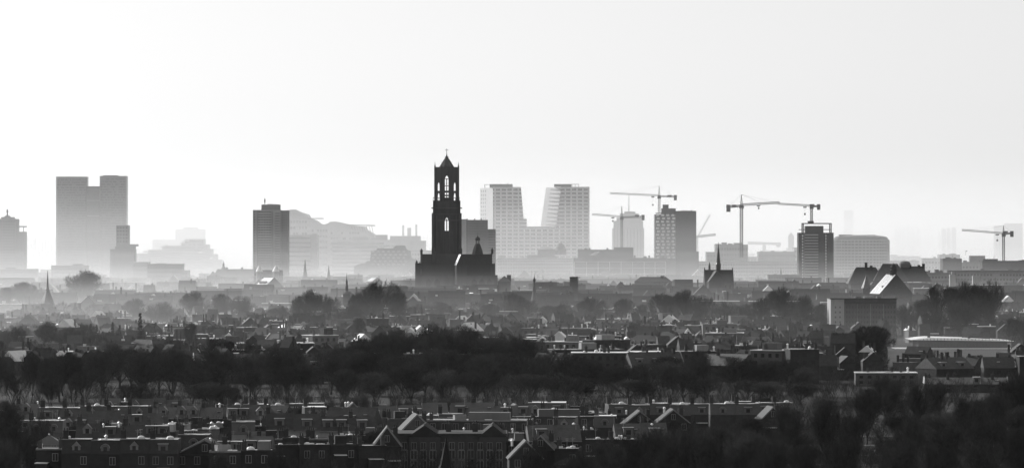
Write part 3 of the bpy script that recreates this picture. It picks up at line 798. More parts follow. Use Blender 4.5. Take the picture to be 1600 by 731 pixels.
b = B("flagpole", "flagpole with a small flag on the highest eastern roof", "flagpole", 1509, 4600)
MB().bar((0, 0, b.z(399)), (0, 0, b.z(391)), .2).build("pole", M["steel"], b.root)
MB().box(0, 1.6, -.05, .05, b.z(393.2), b.z(391.2)).build("flag", M["flag"], b.root)

# big gabled roofs
b = B("school_building", "big complex of dark hipped and gabled roofs below the round office", "old building", 1393, 3450)
rt = b.root
b.block(1330, 1456, 443, 30, "dbrick")
MB().hip(b.x(1325), b.x(1385), -1, 26, b.z(443), b.z(417.5), 7).build("roof", M["tile"], rt)
MB().hip(b.x(1364), b.x(1420), -6, 22, b.z(438), b.z(412), 8).build("roof", M["ltile"], rt)
MB().hip(b.x(1398), b.x(1456), -2, 26, b.z(440), b.z(416), 6).build("roof", M["tile"], rt)
for px, py in ((1353, 410), (1361, 415), (1443, 412), (1436, 414), (1422, 414)): b.block(px, px + 4, py, 3, "dbrick", 10, py + 14, "chimney")
MB().lathe([(S(9, 3450), b.z(418)), (S(9, 3450), b.z(412)), (S(7, 3450), b.z(409)), (S(3, 3450), b.z(408))], 10, b.x(1416), 12).build("round_roof", M["dconcrete"], rt)

# ================================================================== CRANES
def truss(mb, p, q, w, n, r, vertical=False, tri=False):
    """a square lattice girder from p to q"""
    p = Vector(p); q = Vector(q); d = (q - p).normalized()
    up = Vector((0, 1, 0)) if vertical else Vector((0, 0, 1))
    sd = d.cross(up).normalized(); up = sd.cross(d).normalized()
    if tri: offs = [-sd * w / 2, sd * w / 2, up * w * .9]
    else: offs = [-sd * w / 2 - up * w / 2, sd * w / 2 - up * w / 2, sd * w / 2 + up * w / 2, -sd * w / 2 + up * w / 2]
    for o in offs: mb.bar(p + o, q + o, r * 1.25)
    m = len(offs)
    for k in range(n):
        a = p + (q - p) * (k / n); c = p + (q - p) * ((k + 1) / n)
        for i in range(m):
            j = (i + 1) % m
            mb.bar(a + offs[i], c + offs[j], r); mb.bar(c + offs[i], c + offs[j], r * .8, n=3)
def crane(label, d, px, pbase, pslew, papex, jx, jy, cx_, cyy, m="steel", mj="lsteel", r=.17, w=1.9, zbase=None, pend=None, hook=None, mm=None, trolley=.25):
    b = B("tower_crane", label, "tower crane", px, d, "tower cranes over the city")
    rt = b.root; z = b.z
    zb = z(pbase) if zbase is None else zbase
    mb = MB(); truss(mb, (0, 0, zb), (0, 0, z(pslew)), w, max(4, int((z(pslew) - zb) / w)), r, True); mb.build("mast", M[mm or m], rt)
    MB().box(-w * .75, w * .75, -w * .75, w * .75, z(pslew + 1.5), z(pslew - 1.5)).build("slewing_ring", M[m], rt)
    MB().box(-w * .9, w * .9, -w * 1.3, -w * .3, z(pslew + 3.5), z(pslew + .3)).build("cab", M[m], rt)
    mb = MB()
    if papex is not None:
        for o in (-w * .4, w * .4): mb.bar((o, 0, z(pslew)), (0, 0, z(papex)), r * 1.5, r)
        for k in range(1, 6):
            zz_ = z(pslew) + (z(papex) - z(pslew)) * k / 7; mb.bar((-w * .4 * (1 - k / 7), 0, zz_), (w * .4 * (1 - k / 7), 0, zz_), r)
        mb.build("apex", M[m], rt)
    jb = Vector((b.x(jx), 0, z(jy))); root_ = Vector((0, 0, z(pslew - .5)))
    mb = MB(); truss(mb, root_, jb, w * .8, max(8, int((jb - root_).length / 2.2)), r * .75, tri=True); mb.build("jib", M[mj], rt)
    cj = Vector((b.x(cx_), 0, z(cyy)))
    mb = MB(); truss(mb, root_, cj, w * .7, 8, r * .9); mb.build("counter_jib", M[m], rt)
    s_ = 1 if cx_ > px else -1
    MB().box(min(cj.x, cj.x - s_ * w * 1.5), max(cj.x, cj.x - s_ * w * 1.5), -1.2, 1.2, cj.z - w * 1.8, cj.z + w * .9).build("counterweight", M[m], rt)
    MB().box(min(cj.x - s_ * 5, cj.x - s_ * 9), max(cj.x - s_ * 5, cj.x - s_ * 9), -1, 1, cj.z, cj.z + w * .9).build("winch", M[m], rt)
    if papex is not None:
        ap = Vector((0, 0, z(papex)))
        mb = MB(); mb.bar(ap, root_.lerp(jb, .55) + Vector((0, 0, w * .6)), r * .45, n=3); mb.bar(ap, root_.lerp(jb, .9) + Vector((0, 0, w * .6)), r * .35, n=3); mb.bar(ap, root_.lerp(cj, .85), r * .45, n=3)
        mb.build("tie_rod", M[mj], rt)
    tp = root_.lerp(jb, trolley)
    MB().box(tp.x - 1.4, tp.x + 1.4, -.8, .8, tp.z - 1.6, tp.z - .5).build("trolley", M[m], rt)
    hz = z(hook) if hook else tp.z - 12
    mb = MB().bar((tp.x, 0, tp.z - 1.6), (tp.x, 0, hz), .1, n=3); mb.build("hoist_rope", M[mj], rt)
    MB().box(tp.x - .7, tp.x + .7, -.5, .5, hz - 1.6, hz).build("hook_block", M[m], rt)
    return b
crane("tower crane above the chequered flats, jib reaching west, thin pale lattice", 4400, 1030, 333, 307, 290.5, 953, 303, 1057.5, 307.5, mm="lsteel", trolley=.13, hook=319)
crane("squat tower crane in front of the pale stepped tower, jib pointing west", 4300, 971.5, 402, 340, 322, 925, 336, 1007, 338.5, trolley=.3, hook=344)
crane("tallest dark tower crane standing on the bulky block, counterweight to the west", 4100, 1158.5, 402, 322, 304, 1218, 318, 1135, 323.5, r=.22, w=2.4, mj="steel", trolley=.45, hook=324)
crane("tower crane on top of the unfinished tower, jib reaching west", 3925, 1268, 346, 323, None, 1216, 319.5, 1281.5, 322, mm="lsteel", r=.2, w=1.8, trolley=.2, hook=333)
crane("lone tower crane in the eastern quarter, jib pointing west", 4000, 1568, 408, 366, 352, 1503, 360.5, 1583.5, 364, trolley=.15, hook=374)
b = B("luffing_crane", "faint pale luffing crane east of the chequered flats", "crane", 1089, 5000)
mb = MB(); truss(mb, (0, 0, b.z(410)), (0, 0, b.z(372)), 2, 14, .25, True); mb.build("mast", M["lsteel"], b.root)
mb = MB(); truss(mb, (0, 0, b.z(374)), (b.x(1110), 0, b.z(336)), 1.5, 14, .16, tri=True); mb.build("jib", M["lsteel"], b.root)
mb = MB(); truss(mb, (-2, -3, b.z(371.5)), (b.x(1118), -3, b.z(367.8)), 2.2, 12, .3, tri=True); mb.build("counter_jib", M["steel"], b.root)
b = B("tower_crane", "distant faint crane low over the wide plain block", "tower crane", 1194, 5600, "tower cranes over the city")
mb = MB(); truss(mb, (0, 0, b.z(410)), (0, 0, b.z(383)), 3, 10, .45, True); mb.build("mast", M["dconcrete"], b.root)
mb = MB(); truss(mb, (b.x(1168), 0, b.z(381)), (b.x(1220), 0, b.z(382.5)), 2.6, 16, .35, tri=True); mb.build("jib", M["dconcrete"], b.root)
MB().box(b.x(1213), b.x(1219), -1, 1, b.z(386), b.z(382)).build("counterweight", M["dconcrete"], b.root)
b = B("crane", "pair of thin masts rising over the long banded office", "mast", 640, 4900)
for px, py in ((630, 352), (638, 356), (641, 356), (650.5, 351)):
    mb = MB(); truss(mb, (b.x(px), 0, b.z(380)), (b.x(px), 0, b.z(py)), 1.4, 10, .2, True); mb.build("mast", M["steel"], b.root)
b = B("antenna_mast", "thin white mast on the pale stepped tower's roof", "antenna mast", 983, 4890)
MB().bar((0, 8, b.z(330.6)), (0, 8, b.z(304)), .5, .25).build("pole", M["steel"], b.root)

# ================================================================== CHURCHES AND SPIRES
b = B("church", "dark steep church with a needle-thin black spire on its ridge", "church", 1124, 3300)
rt = b.root
b.block(1101.5, 1146, 440, 22, "stone")
MB().prism_x([(-.3, b.z(442)), (22.3, b.z(442)), (11, b.z(421.5))], b.x(1102.5), b.x(1145)).build("roof", M["tile"], rt)
for px in (1101, 1145): MB().prism_x([(-.8, 0), (22.8, 0), (22.8, b.z(440)), (11.6, b.z(420.5)), (10.4, b.z(420.5)), (-.8, b.z(440))], b.x(px), b.x(px + 1.6)).build("gable", M["stone"], rt)
for px in (1101.8, 1145.8): MB().lathe([(.5, b.z(423)), (.3, b.z(419)), (.05, b.z(417.5))], 4, b.x(px), 11).build("pinnacle", M["stone"], rt)
MB().lathe([(1.7, b.z(422)), (1.9, b.z(413)), (1.5, b.z(411)), (.9, b.z(396)), (.3, b.z(384)), (.06, b.z(378))], 8, b.x(1123.5), 11).build("spire", M["slate"], rt)
MB().lathe([(.9, b.z(422)), (.7, b.z(418)), (.9, b.z(417)), (.1, b.z(409))], 6, b.x(1109.5), 11).build("small_spire", M["slate"], rt)
o = MB().prism_y([(-6, b.z(440)), (6, b.z(440)), (0, b.z(423))], 0, 20).build("dormer_roof", M["tile"], rt, (b.x(1119), -8, 0)); o.rotation_euler = (0, 0, R(4))
o = MB().box(-5.8, 5.8, .1, 19, 0, b.z(440)).build("chapel_wall", M["stone"], rt, (b.x(1119), -8, 0)); o.rotation_euler = (0, 0, R(9))
windows(rt, b.x(1104), b.x(1144), b.z(458), b.z(444), 6, 1, 0, .3, .8)

def spire_church(label, px, d, tw, pw, pt, prof, body=None, m="brick", mroof="slate", n=8):
    b = B("church", label, "church", px, d)
    z = b.z
    MB().box(-S(tw, d) / 2, S(tw, d) / 2, 0, S(tw, d), 0, z(pw)).build("tower", M[m], b.root)
    MB().lathe([(S(r_, d), z(py)) for r_, py in prof], n, 0, S(tw, d) / 2, math.pi / n).build("spire", M[mroof], b.root)
    if body:
        for (p0, p1, pe, pr, yy) in body:
            MB().box(b.x(p0), b.x(p1), yy, yy + 16, 0, z(pe)).build("wall", M[m], b.root)
            MB().prism_x([(yy - .3, z(pe)), (yy + 16.3, z(pe)), (yy + 8, z(pr))], b.x(p0) - .3, b.x(p1) + .3).build("roof", M["tile"], b.root)
            windows(b.root, b.x(p0) + 1, b.x(p1) - 1, z(pe) - 8, z(pe) - 2, max(2, int((p1 - p0) / 6)), 1, yy, .4, .9)
    return b
spire_church("misty church with a flared bell-shaped spire ending in a thin needle", 73.5, 2620, 20, 474, 0, [(11.5, 474.5), (10, 470), (6.5, 462), (3.2, 454), (1.8, 449), (1.5, 444), (.9, 434), (.2, 422)], [(34, 66, 482, 475, 3), (80, 96, 484, 478, 4)])
spire_church("slim pointed spire rising over a long pale nave east of the slab tower", 476.5, 3750, 8, 432, 0, [(4.4, 433), (3.2, 428), (2.4, 423), (1.4, 414), (.2, 405)], [(466, 520, 438, 433, 4)])
spire_church("smaller thin spire at the east end of the long nave", 513.5, 3700, 6, 433, 0, [(3.4, 433), (2.0, 427), (1.0, 421), (.2, 414)], [(520, 545, 440, 432, 3)])
spire_church("openwork tiered bell cupola on a dark square base beside bare trees", 541.5, 2700, 11, 459, 0, [(5.8, 459), (5.2, 456), (2.6, 454), (2.3, 448), (3.0, 447), (2.0, 445.5), (1.6, 441), (1.9, 440), (1.0, 437), (.5, 434), (.2, 426)], [(548, 572, 468, 462, 2)], n=8)
spire_church("onion-domed needle turret on a dark gabled church", 834.8, 2800, 7, 466, 0, [(6.2, 470), (4.6, 464), (3.0, 457), (2.2, 449), (1.7, 444), (2.0, 443), (1.2, 441), (2.4, 438), (2.5, 436.5), (1.4, 434.5), (.5, 433), (.3, 428)], [(786, 834, 476, 456, 3)])
spire_church("low stepped cupola church among roofs east of centre", 1039, 3250, 5, 452, 0, [(3, 452), (2.6, 448), (1.6, 446), (1.4, 443.5), (.3, 441.5)], [(1021, 1052, 456, 451, 0)])
spire_church("conical turret with a witch-hat roof beside the wide flats", 1354, 2900, 11, 449, 0, [(8.4, 450), (6, 444), (3, 437), (1, 431.5), (.2, 429)], [(1356, 1376, 464, 456, 5)], n=10)
spire_church("small pointed turret with two pinnacles west of the bell tower church", 416, 3050, 9, 473, 0, [(5, 473), (2.4, 468), (1.6, 462), (.8, 458), (.2, 452)], [(396, 440, 478, 472, 4)])
spire_church("tiny pointed turret just east of the dark church with needle spire", 1155, 3250, 5, 461, 0, [(3.4, 462), (1.6, 456), (.8, 450), (.2, 444)], [(1158, 1175, 463, 458, 2)])
spire_church("faint slim obelisk-like spire in mist west of the unfinished tower", 1220.5, 3900, 5, 441, 0, [(2.4, 442), (1.6, 432), (1.2, 425), (.2, 419)], [(1208, 1236, 446, 442, 2)])

b = B("church", "twin round towers with cone roofs on a pale misty church", "church", 417, 3600)
for px in (404.5, 430.5):
    MB().lathe([(S(4.8, 3600), 0), (S(4.8, 3600), b.z(424))], 10, b.x(px), 6).build("round_tower", M["concrete"], b.root)
    MB().lathe([(S(5.8, 3600), b.z(424.5)), (S(3, 3600), b.z(419)), (.1, b.z(414.5))], 10, b.x(px), 6).build("cone_roof", M["lead"], b.root)
MB().box(b.x(396), b.x(440), 8, 28, 0, b.z(431)).build("wall", M["concrete"], b.root)
MB().prism_x([(7.7, b.z(431)), (28.3, b.z(431)), (18, b.z(422))], b.x(396), b.x(440)).build("roof", M["tile"], b.root)
# the sun-struck white roofs
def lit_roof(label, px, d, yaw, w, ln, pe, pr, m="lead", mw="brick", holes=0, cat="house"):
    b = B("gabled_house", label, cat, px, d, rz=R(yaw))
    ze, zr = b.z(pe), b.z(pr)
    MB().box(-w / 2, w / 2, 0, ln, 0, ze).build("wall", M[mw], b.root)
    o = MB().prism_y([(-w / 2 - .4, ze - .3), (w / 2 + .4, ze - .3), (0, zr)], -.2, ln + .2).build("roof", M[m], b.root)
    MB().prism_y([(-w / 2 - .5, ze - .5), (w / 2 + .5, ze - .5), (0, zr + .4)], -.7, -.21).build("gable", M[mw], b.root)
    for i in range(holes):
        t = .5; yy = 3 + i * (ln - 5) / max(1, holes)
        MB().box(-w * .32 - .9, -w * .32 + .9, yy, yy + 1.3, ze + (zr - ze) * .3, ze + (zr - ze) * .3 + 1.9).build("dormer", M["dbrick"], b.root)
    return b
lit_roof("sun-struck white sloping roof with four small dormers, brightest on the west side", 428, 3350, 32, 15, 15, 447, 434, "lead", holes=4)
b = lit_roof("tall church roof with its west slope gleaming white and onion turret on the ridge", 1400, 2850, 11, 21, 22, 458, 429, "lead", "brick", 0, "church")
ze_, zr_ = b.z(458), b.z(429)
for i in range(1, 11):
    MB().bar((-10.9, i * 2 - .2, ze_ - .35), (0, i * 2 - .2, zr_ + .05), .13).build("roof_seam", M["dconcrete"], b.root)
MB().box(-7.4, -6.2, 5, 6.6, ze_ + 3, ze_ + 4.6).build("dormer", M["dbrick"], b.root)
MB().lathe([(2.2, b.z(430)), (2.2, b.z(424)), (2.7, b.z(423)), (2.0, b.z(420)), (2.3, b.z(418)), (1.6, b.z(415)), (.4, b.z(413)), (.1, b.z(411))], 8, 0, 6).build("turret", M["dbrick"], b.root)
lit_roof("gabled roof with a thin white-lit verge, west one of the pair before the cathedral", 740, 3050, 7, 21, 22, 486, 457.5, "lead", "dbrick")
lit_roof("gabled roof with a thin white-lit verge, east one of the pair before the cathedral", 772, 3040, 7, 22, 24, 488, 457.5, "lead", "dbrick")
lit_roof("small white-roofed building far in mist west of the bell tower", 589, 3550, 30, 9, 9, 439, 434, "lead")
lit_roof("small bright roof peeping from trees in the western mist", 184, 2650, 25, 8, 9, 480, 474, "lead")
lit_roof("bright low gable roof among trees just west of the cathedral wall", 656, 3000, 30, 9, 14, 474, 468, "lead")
for (px, d, py0, py1, w, lab) in ((242, 2980, 466, 459, 56, "long dark hipped roof in the western mist"), (1021, 3500, 440, 432.5, 58, "long low hipped roof with a small roof box, misty"),
                                  (300, 2900, 462, 458.5, 26, "short dark ridge next to the long hipped roof in western mist"), (795, 2960, 468, 463, 24, "plain dark ridge roof between cathedral and onion turret"),
                                  (788, 3300, 440, 431, 20, "dark stepped gable block against the cathedral's east end")):
    b = B("gabled_house", lab, "house", px, d)
    wd = S(w, d)
    MB().box(-wd / 2, wd / 2, 0, 16, 0, b.z(py0)).build("wall", M["brick"], b.root)
    MB().hip(-wd / 2 - .4, wd / 2 + .4, -.4, 16.4, b.z(py0), b.z(py1), 5).build("roof", M["tile"], b.root)
    MB().box(wd * .2, wd * .2 + 3, 6, 9, b.z(py0), b.z(py1 - 1.6)).build("chimney", M["brick"], b.root)

b = B("apartment_building", "slim tower block wrapped in dark creeper with one pale side", "tower block", 896, 3050)
b.block(890.5, 903, 432.5, 12, "dbrick"); b.block(880, 890.4, 440, 10, "render", 1)
mb = MB(); rnd = random.Random(5)
for i in range(900):
    px = rnd.uniform(889.5, 904 + 4 * rnd.random() ** 3); p = Vector((b.x(px), -rnd.uniform(.1, .9), rnd.uniform(3, b.z(432))))
    s_ = rnd.uniform(.25, .6); a = Vector((rnd.gauss(0, 1), rnd.gauss(0, 1), rnd.gauss(0, 1))).normalized() * s_; c = a.orthogonal().normalized() * s_
    mb.add([p, p + a, p + c, p + a * .4 + Vector((0, -.2, .2))], [(0, 1, 2), (0, 1, 3), (1, 2, 3), (0, 2, 3)])
mb.build("creeper", M["hedge"], b.root, kind="stuff")

# the large flats at the right
b = B("apartment_building", "large boxy flats with a dark overhanging roof line and pale west end wall", "flats", 1350, 2320)
rt = b.root
b.block(1298, 1319, 467, 26, "render"); b.block(1319, 1401, 467, 26, "brick", 1.2)
b.block(1297, 1402, 465.6, 27, "dbrick", -.8, 467, "roof_edge")
b.block(1319, 1401, 471.5, .8, "dbrick", .35, 474, "top_band")
windows(rt, b.x(1321), b.x(1400), b.z(530), b.z(476), 17, 7, 1.2, .5, .45, "glass", mframe=None)
windows(rt, b.x(1302), b.x(1316), b.z(530), b.z(476), 2, 7, 0, .35, .4, "tintglass")
for px in (1320, 1340, 1360, 1380): b.block(px, px + .8, 474.5, .5, "dconcrete", .7, None, "drainpipe")
for px, w in ((1338, 8), (1352, 14), (1372, 6)): b.block(px, px + w, 463.4, 5, "render" if w == 14 else "dconcrete", 6, 465.6, "roof_unit")

# low building with a long white roof edge
b = B("sports_hall", "long two-tier flat building with bright white roof edges curving down at the east end", "low building", 1500, 2080)
rt = b.root
b.block(1436, 1575, 533, 30, "dbrick", 4); b.block(1400, 1592, 545, 20, "dbrick", -8)
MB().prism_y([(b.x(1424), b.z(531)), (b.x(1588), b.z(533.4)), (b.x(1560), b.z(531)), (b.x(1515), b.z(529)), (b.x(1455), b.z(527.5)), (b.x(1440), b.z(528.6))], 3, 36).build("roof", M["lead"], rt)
for i in range(26): MB().box(b.x(1444 + i * 5.4), b.x(1444.5 + i * 5.4), 2.8, 3.2, b.z(531.6), b.z(528.4 + abs(i - 6) * .09)).build("roof_rib", M["dconcrete"], rt)
b.block(1396, 1594, 543.4, 21, "glintwhite", -8.8, 545, "lower_roof")
b.block(1428, 1532, 549.6, 6, "glintwhite", -14, 550.8, "canopy")
windows(rt, b.x(1440), b.x(1570), b.z(543), b.z(535), 26, 1, 4, .55, .6)
windows(rt, b.x(1400), b.x(1590), b.z(560), b.z(546), 30, 1, -8, .5, .45)
for px in (1452, 1515): b.block(px, px + 4, 525.5, 2, "dbrick", 8, 529, "vent")
# ================================================================== TREES
def seg(mb, p, q, r0, r1, n=3):
    d = q - p
    if d.length < 1e-5: return
    d = d.normalized(); a = d.orthogonal().normalized(); b_ = d.cross(a)
    v0 = len(mb.v)
    cs = [(math.cos(2 * math.pi * i / n), math.sin(2 * math.pi * i / n)) for i in range(n)]
    for c, s_ in cs: w = p + (a * c + b_ * s_) * r0; mb.v.append((w.x, w.y, w.z))
    if r1 <= 0:
        mb.v.append((q.x, q.y, q.z))
        for i in range(n): mb.f.append((v0 + i, v0 + (i + 1) % n, v0 + n))
    else:
        for c, s_ in cs: w = q + (a * c + b_ * s_) * r1; mb.v.append((w.x, w.y, w.z))
        for i in range(n): mb.f.append((v0 + i, v0 + (i + 1) % n, v0 + n + (i + 1) % n, v0 + n + i))

def bend(rnd, d, amt, upw=.1):
    v = Vector((d.x + rnd.gauss(0, amt), d.y + rnd.gauss(0, amt), d.z + rnd.gauss(0, amt) + upw))
    return v.normalized()

def gen_tree(seed, H=16.0, RX=6.0, clear=.28, limbs=7, dens=1.0, tw=.045, twl=1.5):
    """trunk and limbs in one mesh, twigs of the crown in another"""
    rnd = random.Random(seed); T = MB(); C = MB()
    cz = H * (clear + (1 - clear) * .5); rz_ = H - cz
    def inside(p):
        t = (p.z - H * clear * .6) / (H - H * clear * .6)
        rad = RX * (.35 + .95 * min(max(t, 0), .68))
        return (p.x * p.x + p.y * p.y) / (rad * rad) * .75 + (max(0.0, t - .55) / .45) ** 2 + (2 if t < 0 else 0)
    tr = H * .02
    top = Vector((rnd.gauss(0, .3), rnd.gauss(0, .3), H * clear))
    seg(T, Vector((0, 0, -.2)), top * .5, tr * 1.25, tr, 6); seg(T, top * .5, top, tr, tr * .9, 6)
    def twigs(p, q, d, n):
        for _ in range(n):
            s_ = p.lerp(q, rnd.uniform(.15, 1)); v = bend(rnd, d, .5, .28)
            l = twl * rnd.uniform(.5, 1.25); e = s_ + v * l
            if inside(e) > 1.6: e = s_ + v * l * .6
            seg(C, s_, e, tw * rnd.uniform(.6, 1.1), 0)
            if rnd.random() < .5: 
                m_ = s_.lerp(e, .4); seg(C, m_, m_ + bend(rnd, v, .5, .1) * l * .6, tw * .6, 0)
    def branch(p, d, l, r, lev):
        n = 3; q = p
        for i in range(n):
            d = bend(rnd, d, .13, .06 if lev < 2 else .09); nq = q + d * (l / n)
            k = inside(nq)
            if k > 1.25: 
                nq = q + d * (l / n) * .5
            r1 = r * .78
            seg(T if lev < 2 else C, q, nq, r, r1, 4 if lev < 2 else 3)
            if lev == 3 or k > 1.25: twigs(q, nq, d, int(rnd.randint(3, 5) * dens))
            elif lev == 2: twigs(q, nq, d, int(rnd.randint(1, 3) * dens))
            if lev < 3:
                for _ in range(2 if (lev < 2 or i > 0) else 1):
                    cd = bend(rnd, d, .42 if lev else .38, .1)
                    branch(nq, cd, l * rnd.uniform(.5, .72), r1 * .62, lev + 1)
            q = nq; r = r1
            if k > 1.25: break
    for i in range(limbs):
        a = 2 * math.pi * (i + rnd.random() * .6) / limbs; sp = rnd.uniform(.15, .62) if i else .08
        d = Vector((math.cos(a) * sp, math.sin(a) * sp, 1.0)).normalized()
        p = Vector((0, 0, H * clear * rnd.uniform(.55, 1.0))) + Vector((top.x, top.y, 0))
        branch(p, d, H * .5 * rnd.uniform(.85, 1.1), tr * .5, 0)
    return T, C

TREES = []
for i, kw in enumerate((dict(clear=.2), dict(clear=.14, RX=6.2, limbs=8), dict(clear=.24, RX=5.2), dict(clear=.15, RX=6.0, dens=1.25),
                        dict(clear=.2, RX=5.6, dens=.8), dict(clear=.12, RX=6.4, limbs=8, dens=1.1), dict(clear=.26, RX=5.0, limbs=6))):
    kw['dens'] = kw.get('dens', 1.0) * .52
    T, C = gen_tree(100 + i, tw=.036, twl=1.9, **kw)
    TREES.append((T.mesh("trunk", M["bark"]), C.mesh("crown", M["twig"]), kw.get("RX", 6.0)))
# thin open trees that show their branching
for i in range(3):
    T, C = gen_tree(300 + i, clear=.22, RX=6.0, dens=.5, tw=.034, limbs=6, twl=1.9)
    TREES.append((T.mesh("trunk", M["bark"]), C.mesh("crown", M["twig"]), 6.0))
T, C = gen_tree(410, clear=.12, RX=6.6, limbs=9, dens=1.15, tw=.036, twl=1.8)
TREES.append((T.mesh("trunk", M["bark"]), C.mesh("crown", M["twig"]), 6.6))
ntree = [0]
trnd = random.Random(77)
def tree(px, d, top, wpx, label, group=None, var=None, dx=0.0):
    """a bare tree at distance d whose crown top reaches pixel row top and is wpx wide"""
    H = max(4.0, Z(top, d)); W = S(wpx, d)
    k = trnd.choice((0, 1, 2, 3, 4, 5, 6, 4, 7, 8, 9, 2, 6)) if var is None else var
    T, C, rx = TREES[k]
    r = thing("bare_tree", label, "tree", (X(px, d) + dx, d, 0), trnd.uniform(0, 6.28), group)
    sc = (W / (2 * rx), W / (2 * rx), H / 16.0)
    link("trunk", T, r, scale=sc); link("crown", C, r, scale=sc)
    ntree[0] += 1
    return r

def interp(pts, x):
    for (a, ya), (c, yc) in zip(pts[:-1], pts[1:]):
        if a <= x <= c: return ya + (yc - ya) * (x - a) / (c - a)
    return pts[0][1] if x < pts[0][0] else pts[-1][1]

def row(p0, p1, d, top, spacing, wm, rowname, group, jit=.35, hj=5.0, dj=16, var=None, skip=0.0):
    n = 0; px = p0
    while px < p1:
        st = spacing * FPX / d
        x = px + trnd.uniform(-jit, jit) * st
        if trnd.random() >= skip:
            n += 1
            t = (interp(top, x) if isinstance(top, list) else top) + trnd.uniform(-.3, 1) * hj
            tree(x, d + trnd.uniform(-dj, dj), t, wm * trnd.uniform(.7, 1.15) * FPX / d, f"bare tree, {nth(n)} from the left in the {rowname}", group, var)
        px += st
BELT = [(0, 549), (60, 552), (120, 556), (200, 549), (300, 552), (350, 547), (400, 549), (520, 547), (600, 550), (700, 552), (860, 556), (900, 562), (960, 569), (1050, 560), (1090, 550), (1130, 566), (1180, 562), (1215, 557), (1260, 570), (1290, 590)]
g1 = "bare trees of the dark belt across the middle"
row(-12, 300, 1415, BELT, 9.0, 10.5, "front row of the belt's west part", g1, var=None, hj=7)
row(300, 1290, 1405, [(300, 568), (620, 572), (1290, 592)], 9.4, 11.5, "front row of the belt's dense part", g1, hj=13)
row(90, 1285, 1470, BELT, 8.6, 11.5, "second row of the tree belt", g1, hj=10)
row(130, 1285, 1545, BELT, 9.4, 12, "third row of the tree belt", g1, hj=10)
row(500, 870, 1640, [(500, 550), (560, 540), (620, 536), (690, 532), (800, 540), (870, 552)], 10, 13, "fourth row, in the belt's middle hump", g1)
row(540, 850, 1590, [(540, 543), (600, 527), (690, 520), (780, 526), (850, 545)], 10.5, 14, "fifth row, in the belt's middle hump", g1)
row(575, 830, 1650, [(575, 530), (620, 519), (690, 508), (720, 511), (790, 522), (830, 538)], 11, 14, "rear row, topping the belt's middle hump", g1, hj=4)
row(960, 1250, 1640, [(960, 572), (1050, 564), (1090, 552), (1215, 556), (1250, 568)], 12, 14, "fourth row, in the belt's east part", g1)
row(0, 430, 1335, [(0, 575), (430, 600)], 11.5, 9, "thin row before the western belt", g1, hj=14, var=None, skip=.1)
g2 = "misty bare trees beyond the belt in the west"
row(0, 175, 1910, [(0, 520), (20, 512), (60, 507), (130, 512), (175, 522)], 9, 11, "pale front row of the western wood", g2, hj=6)
row(-5, 190, 2010, [(0, 516), (60, 505), (130, 508), (190, 520)], 10, 12, "pale rear row of the western wood", g2, hj=6)
row(165, 300, 1800, [(165, 535), (220, 532), (300, 530)], 10, 11, "patch of trees below the dark conifer", g2, hj=8)
row(285, 560, 1700, [(285, 540), (340, 534), (420, 540), (560, 545)], 13, 12, "loose row behind the belt's west part", g2, hj=8)
row(180, 300, 2250, [(180, 500), (300, 498)], 16, 12, "sparse row above the dark conifer", g2, hj=8)

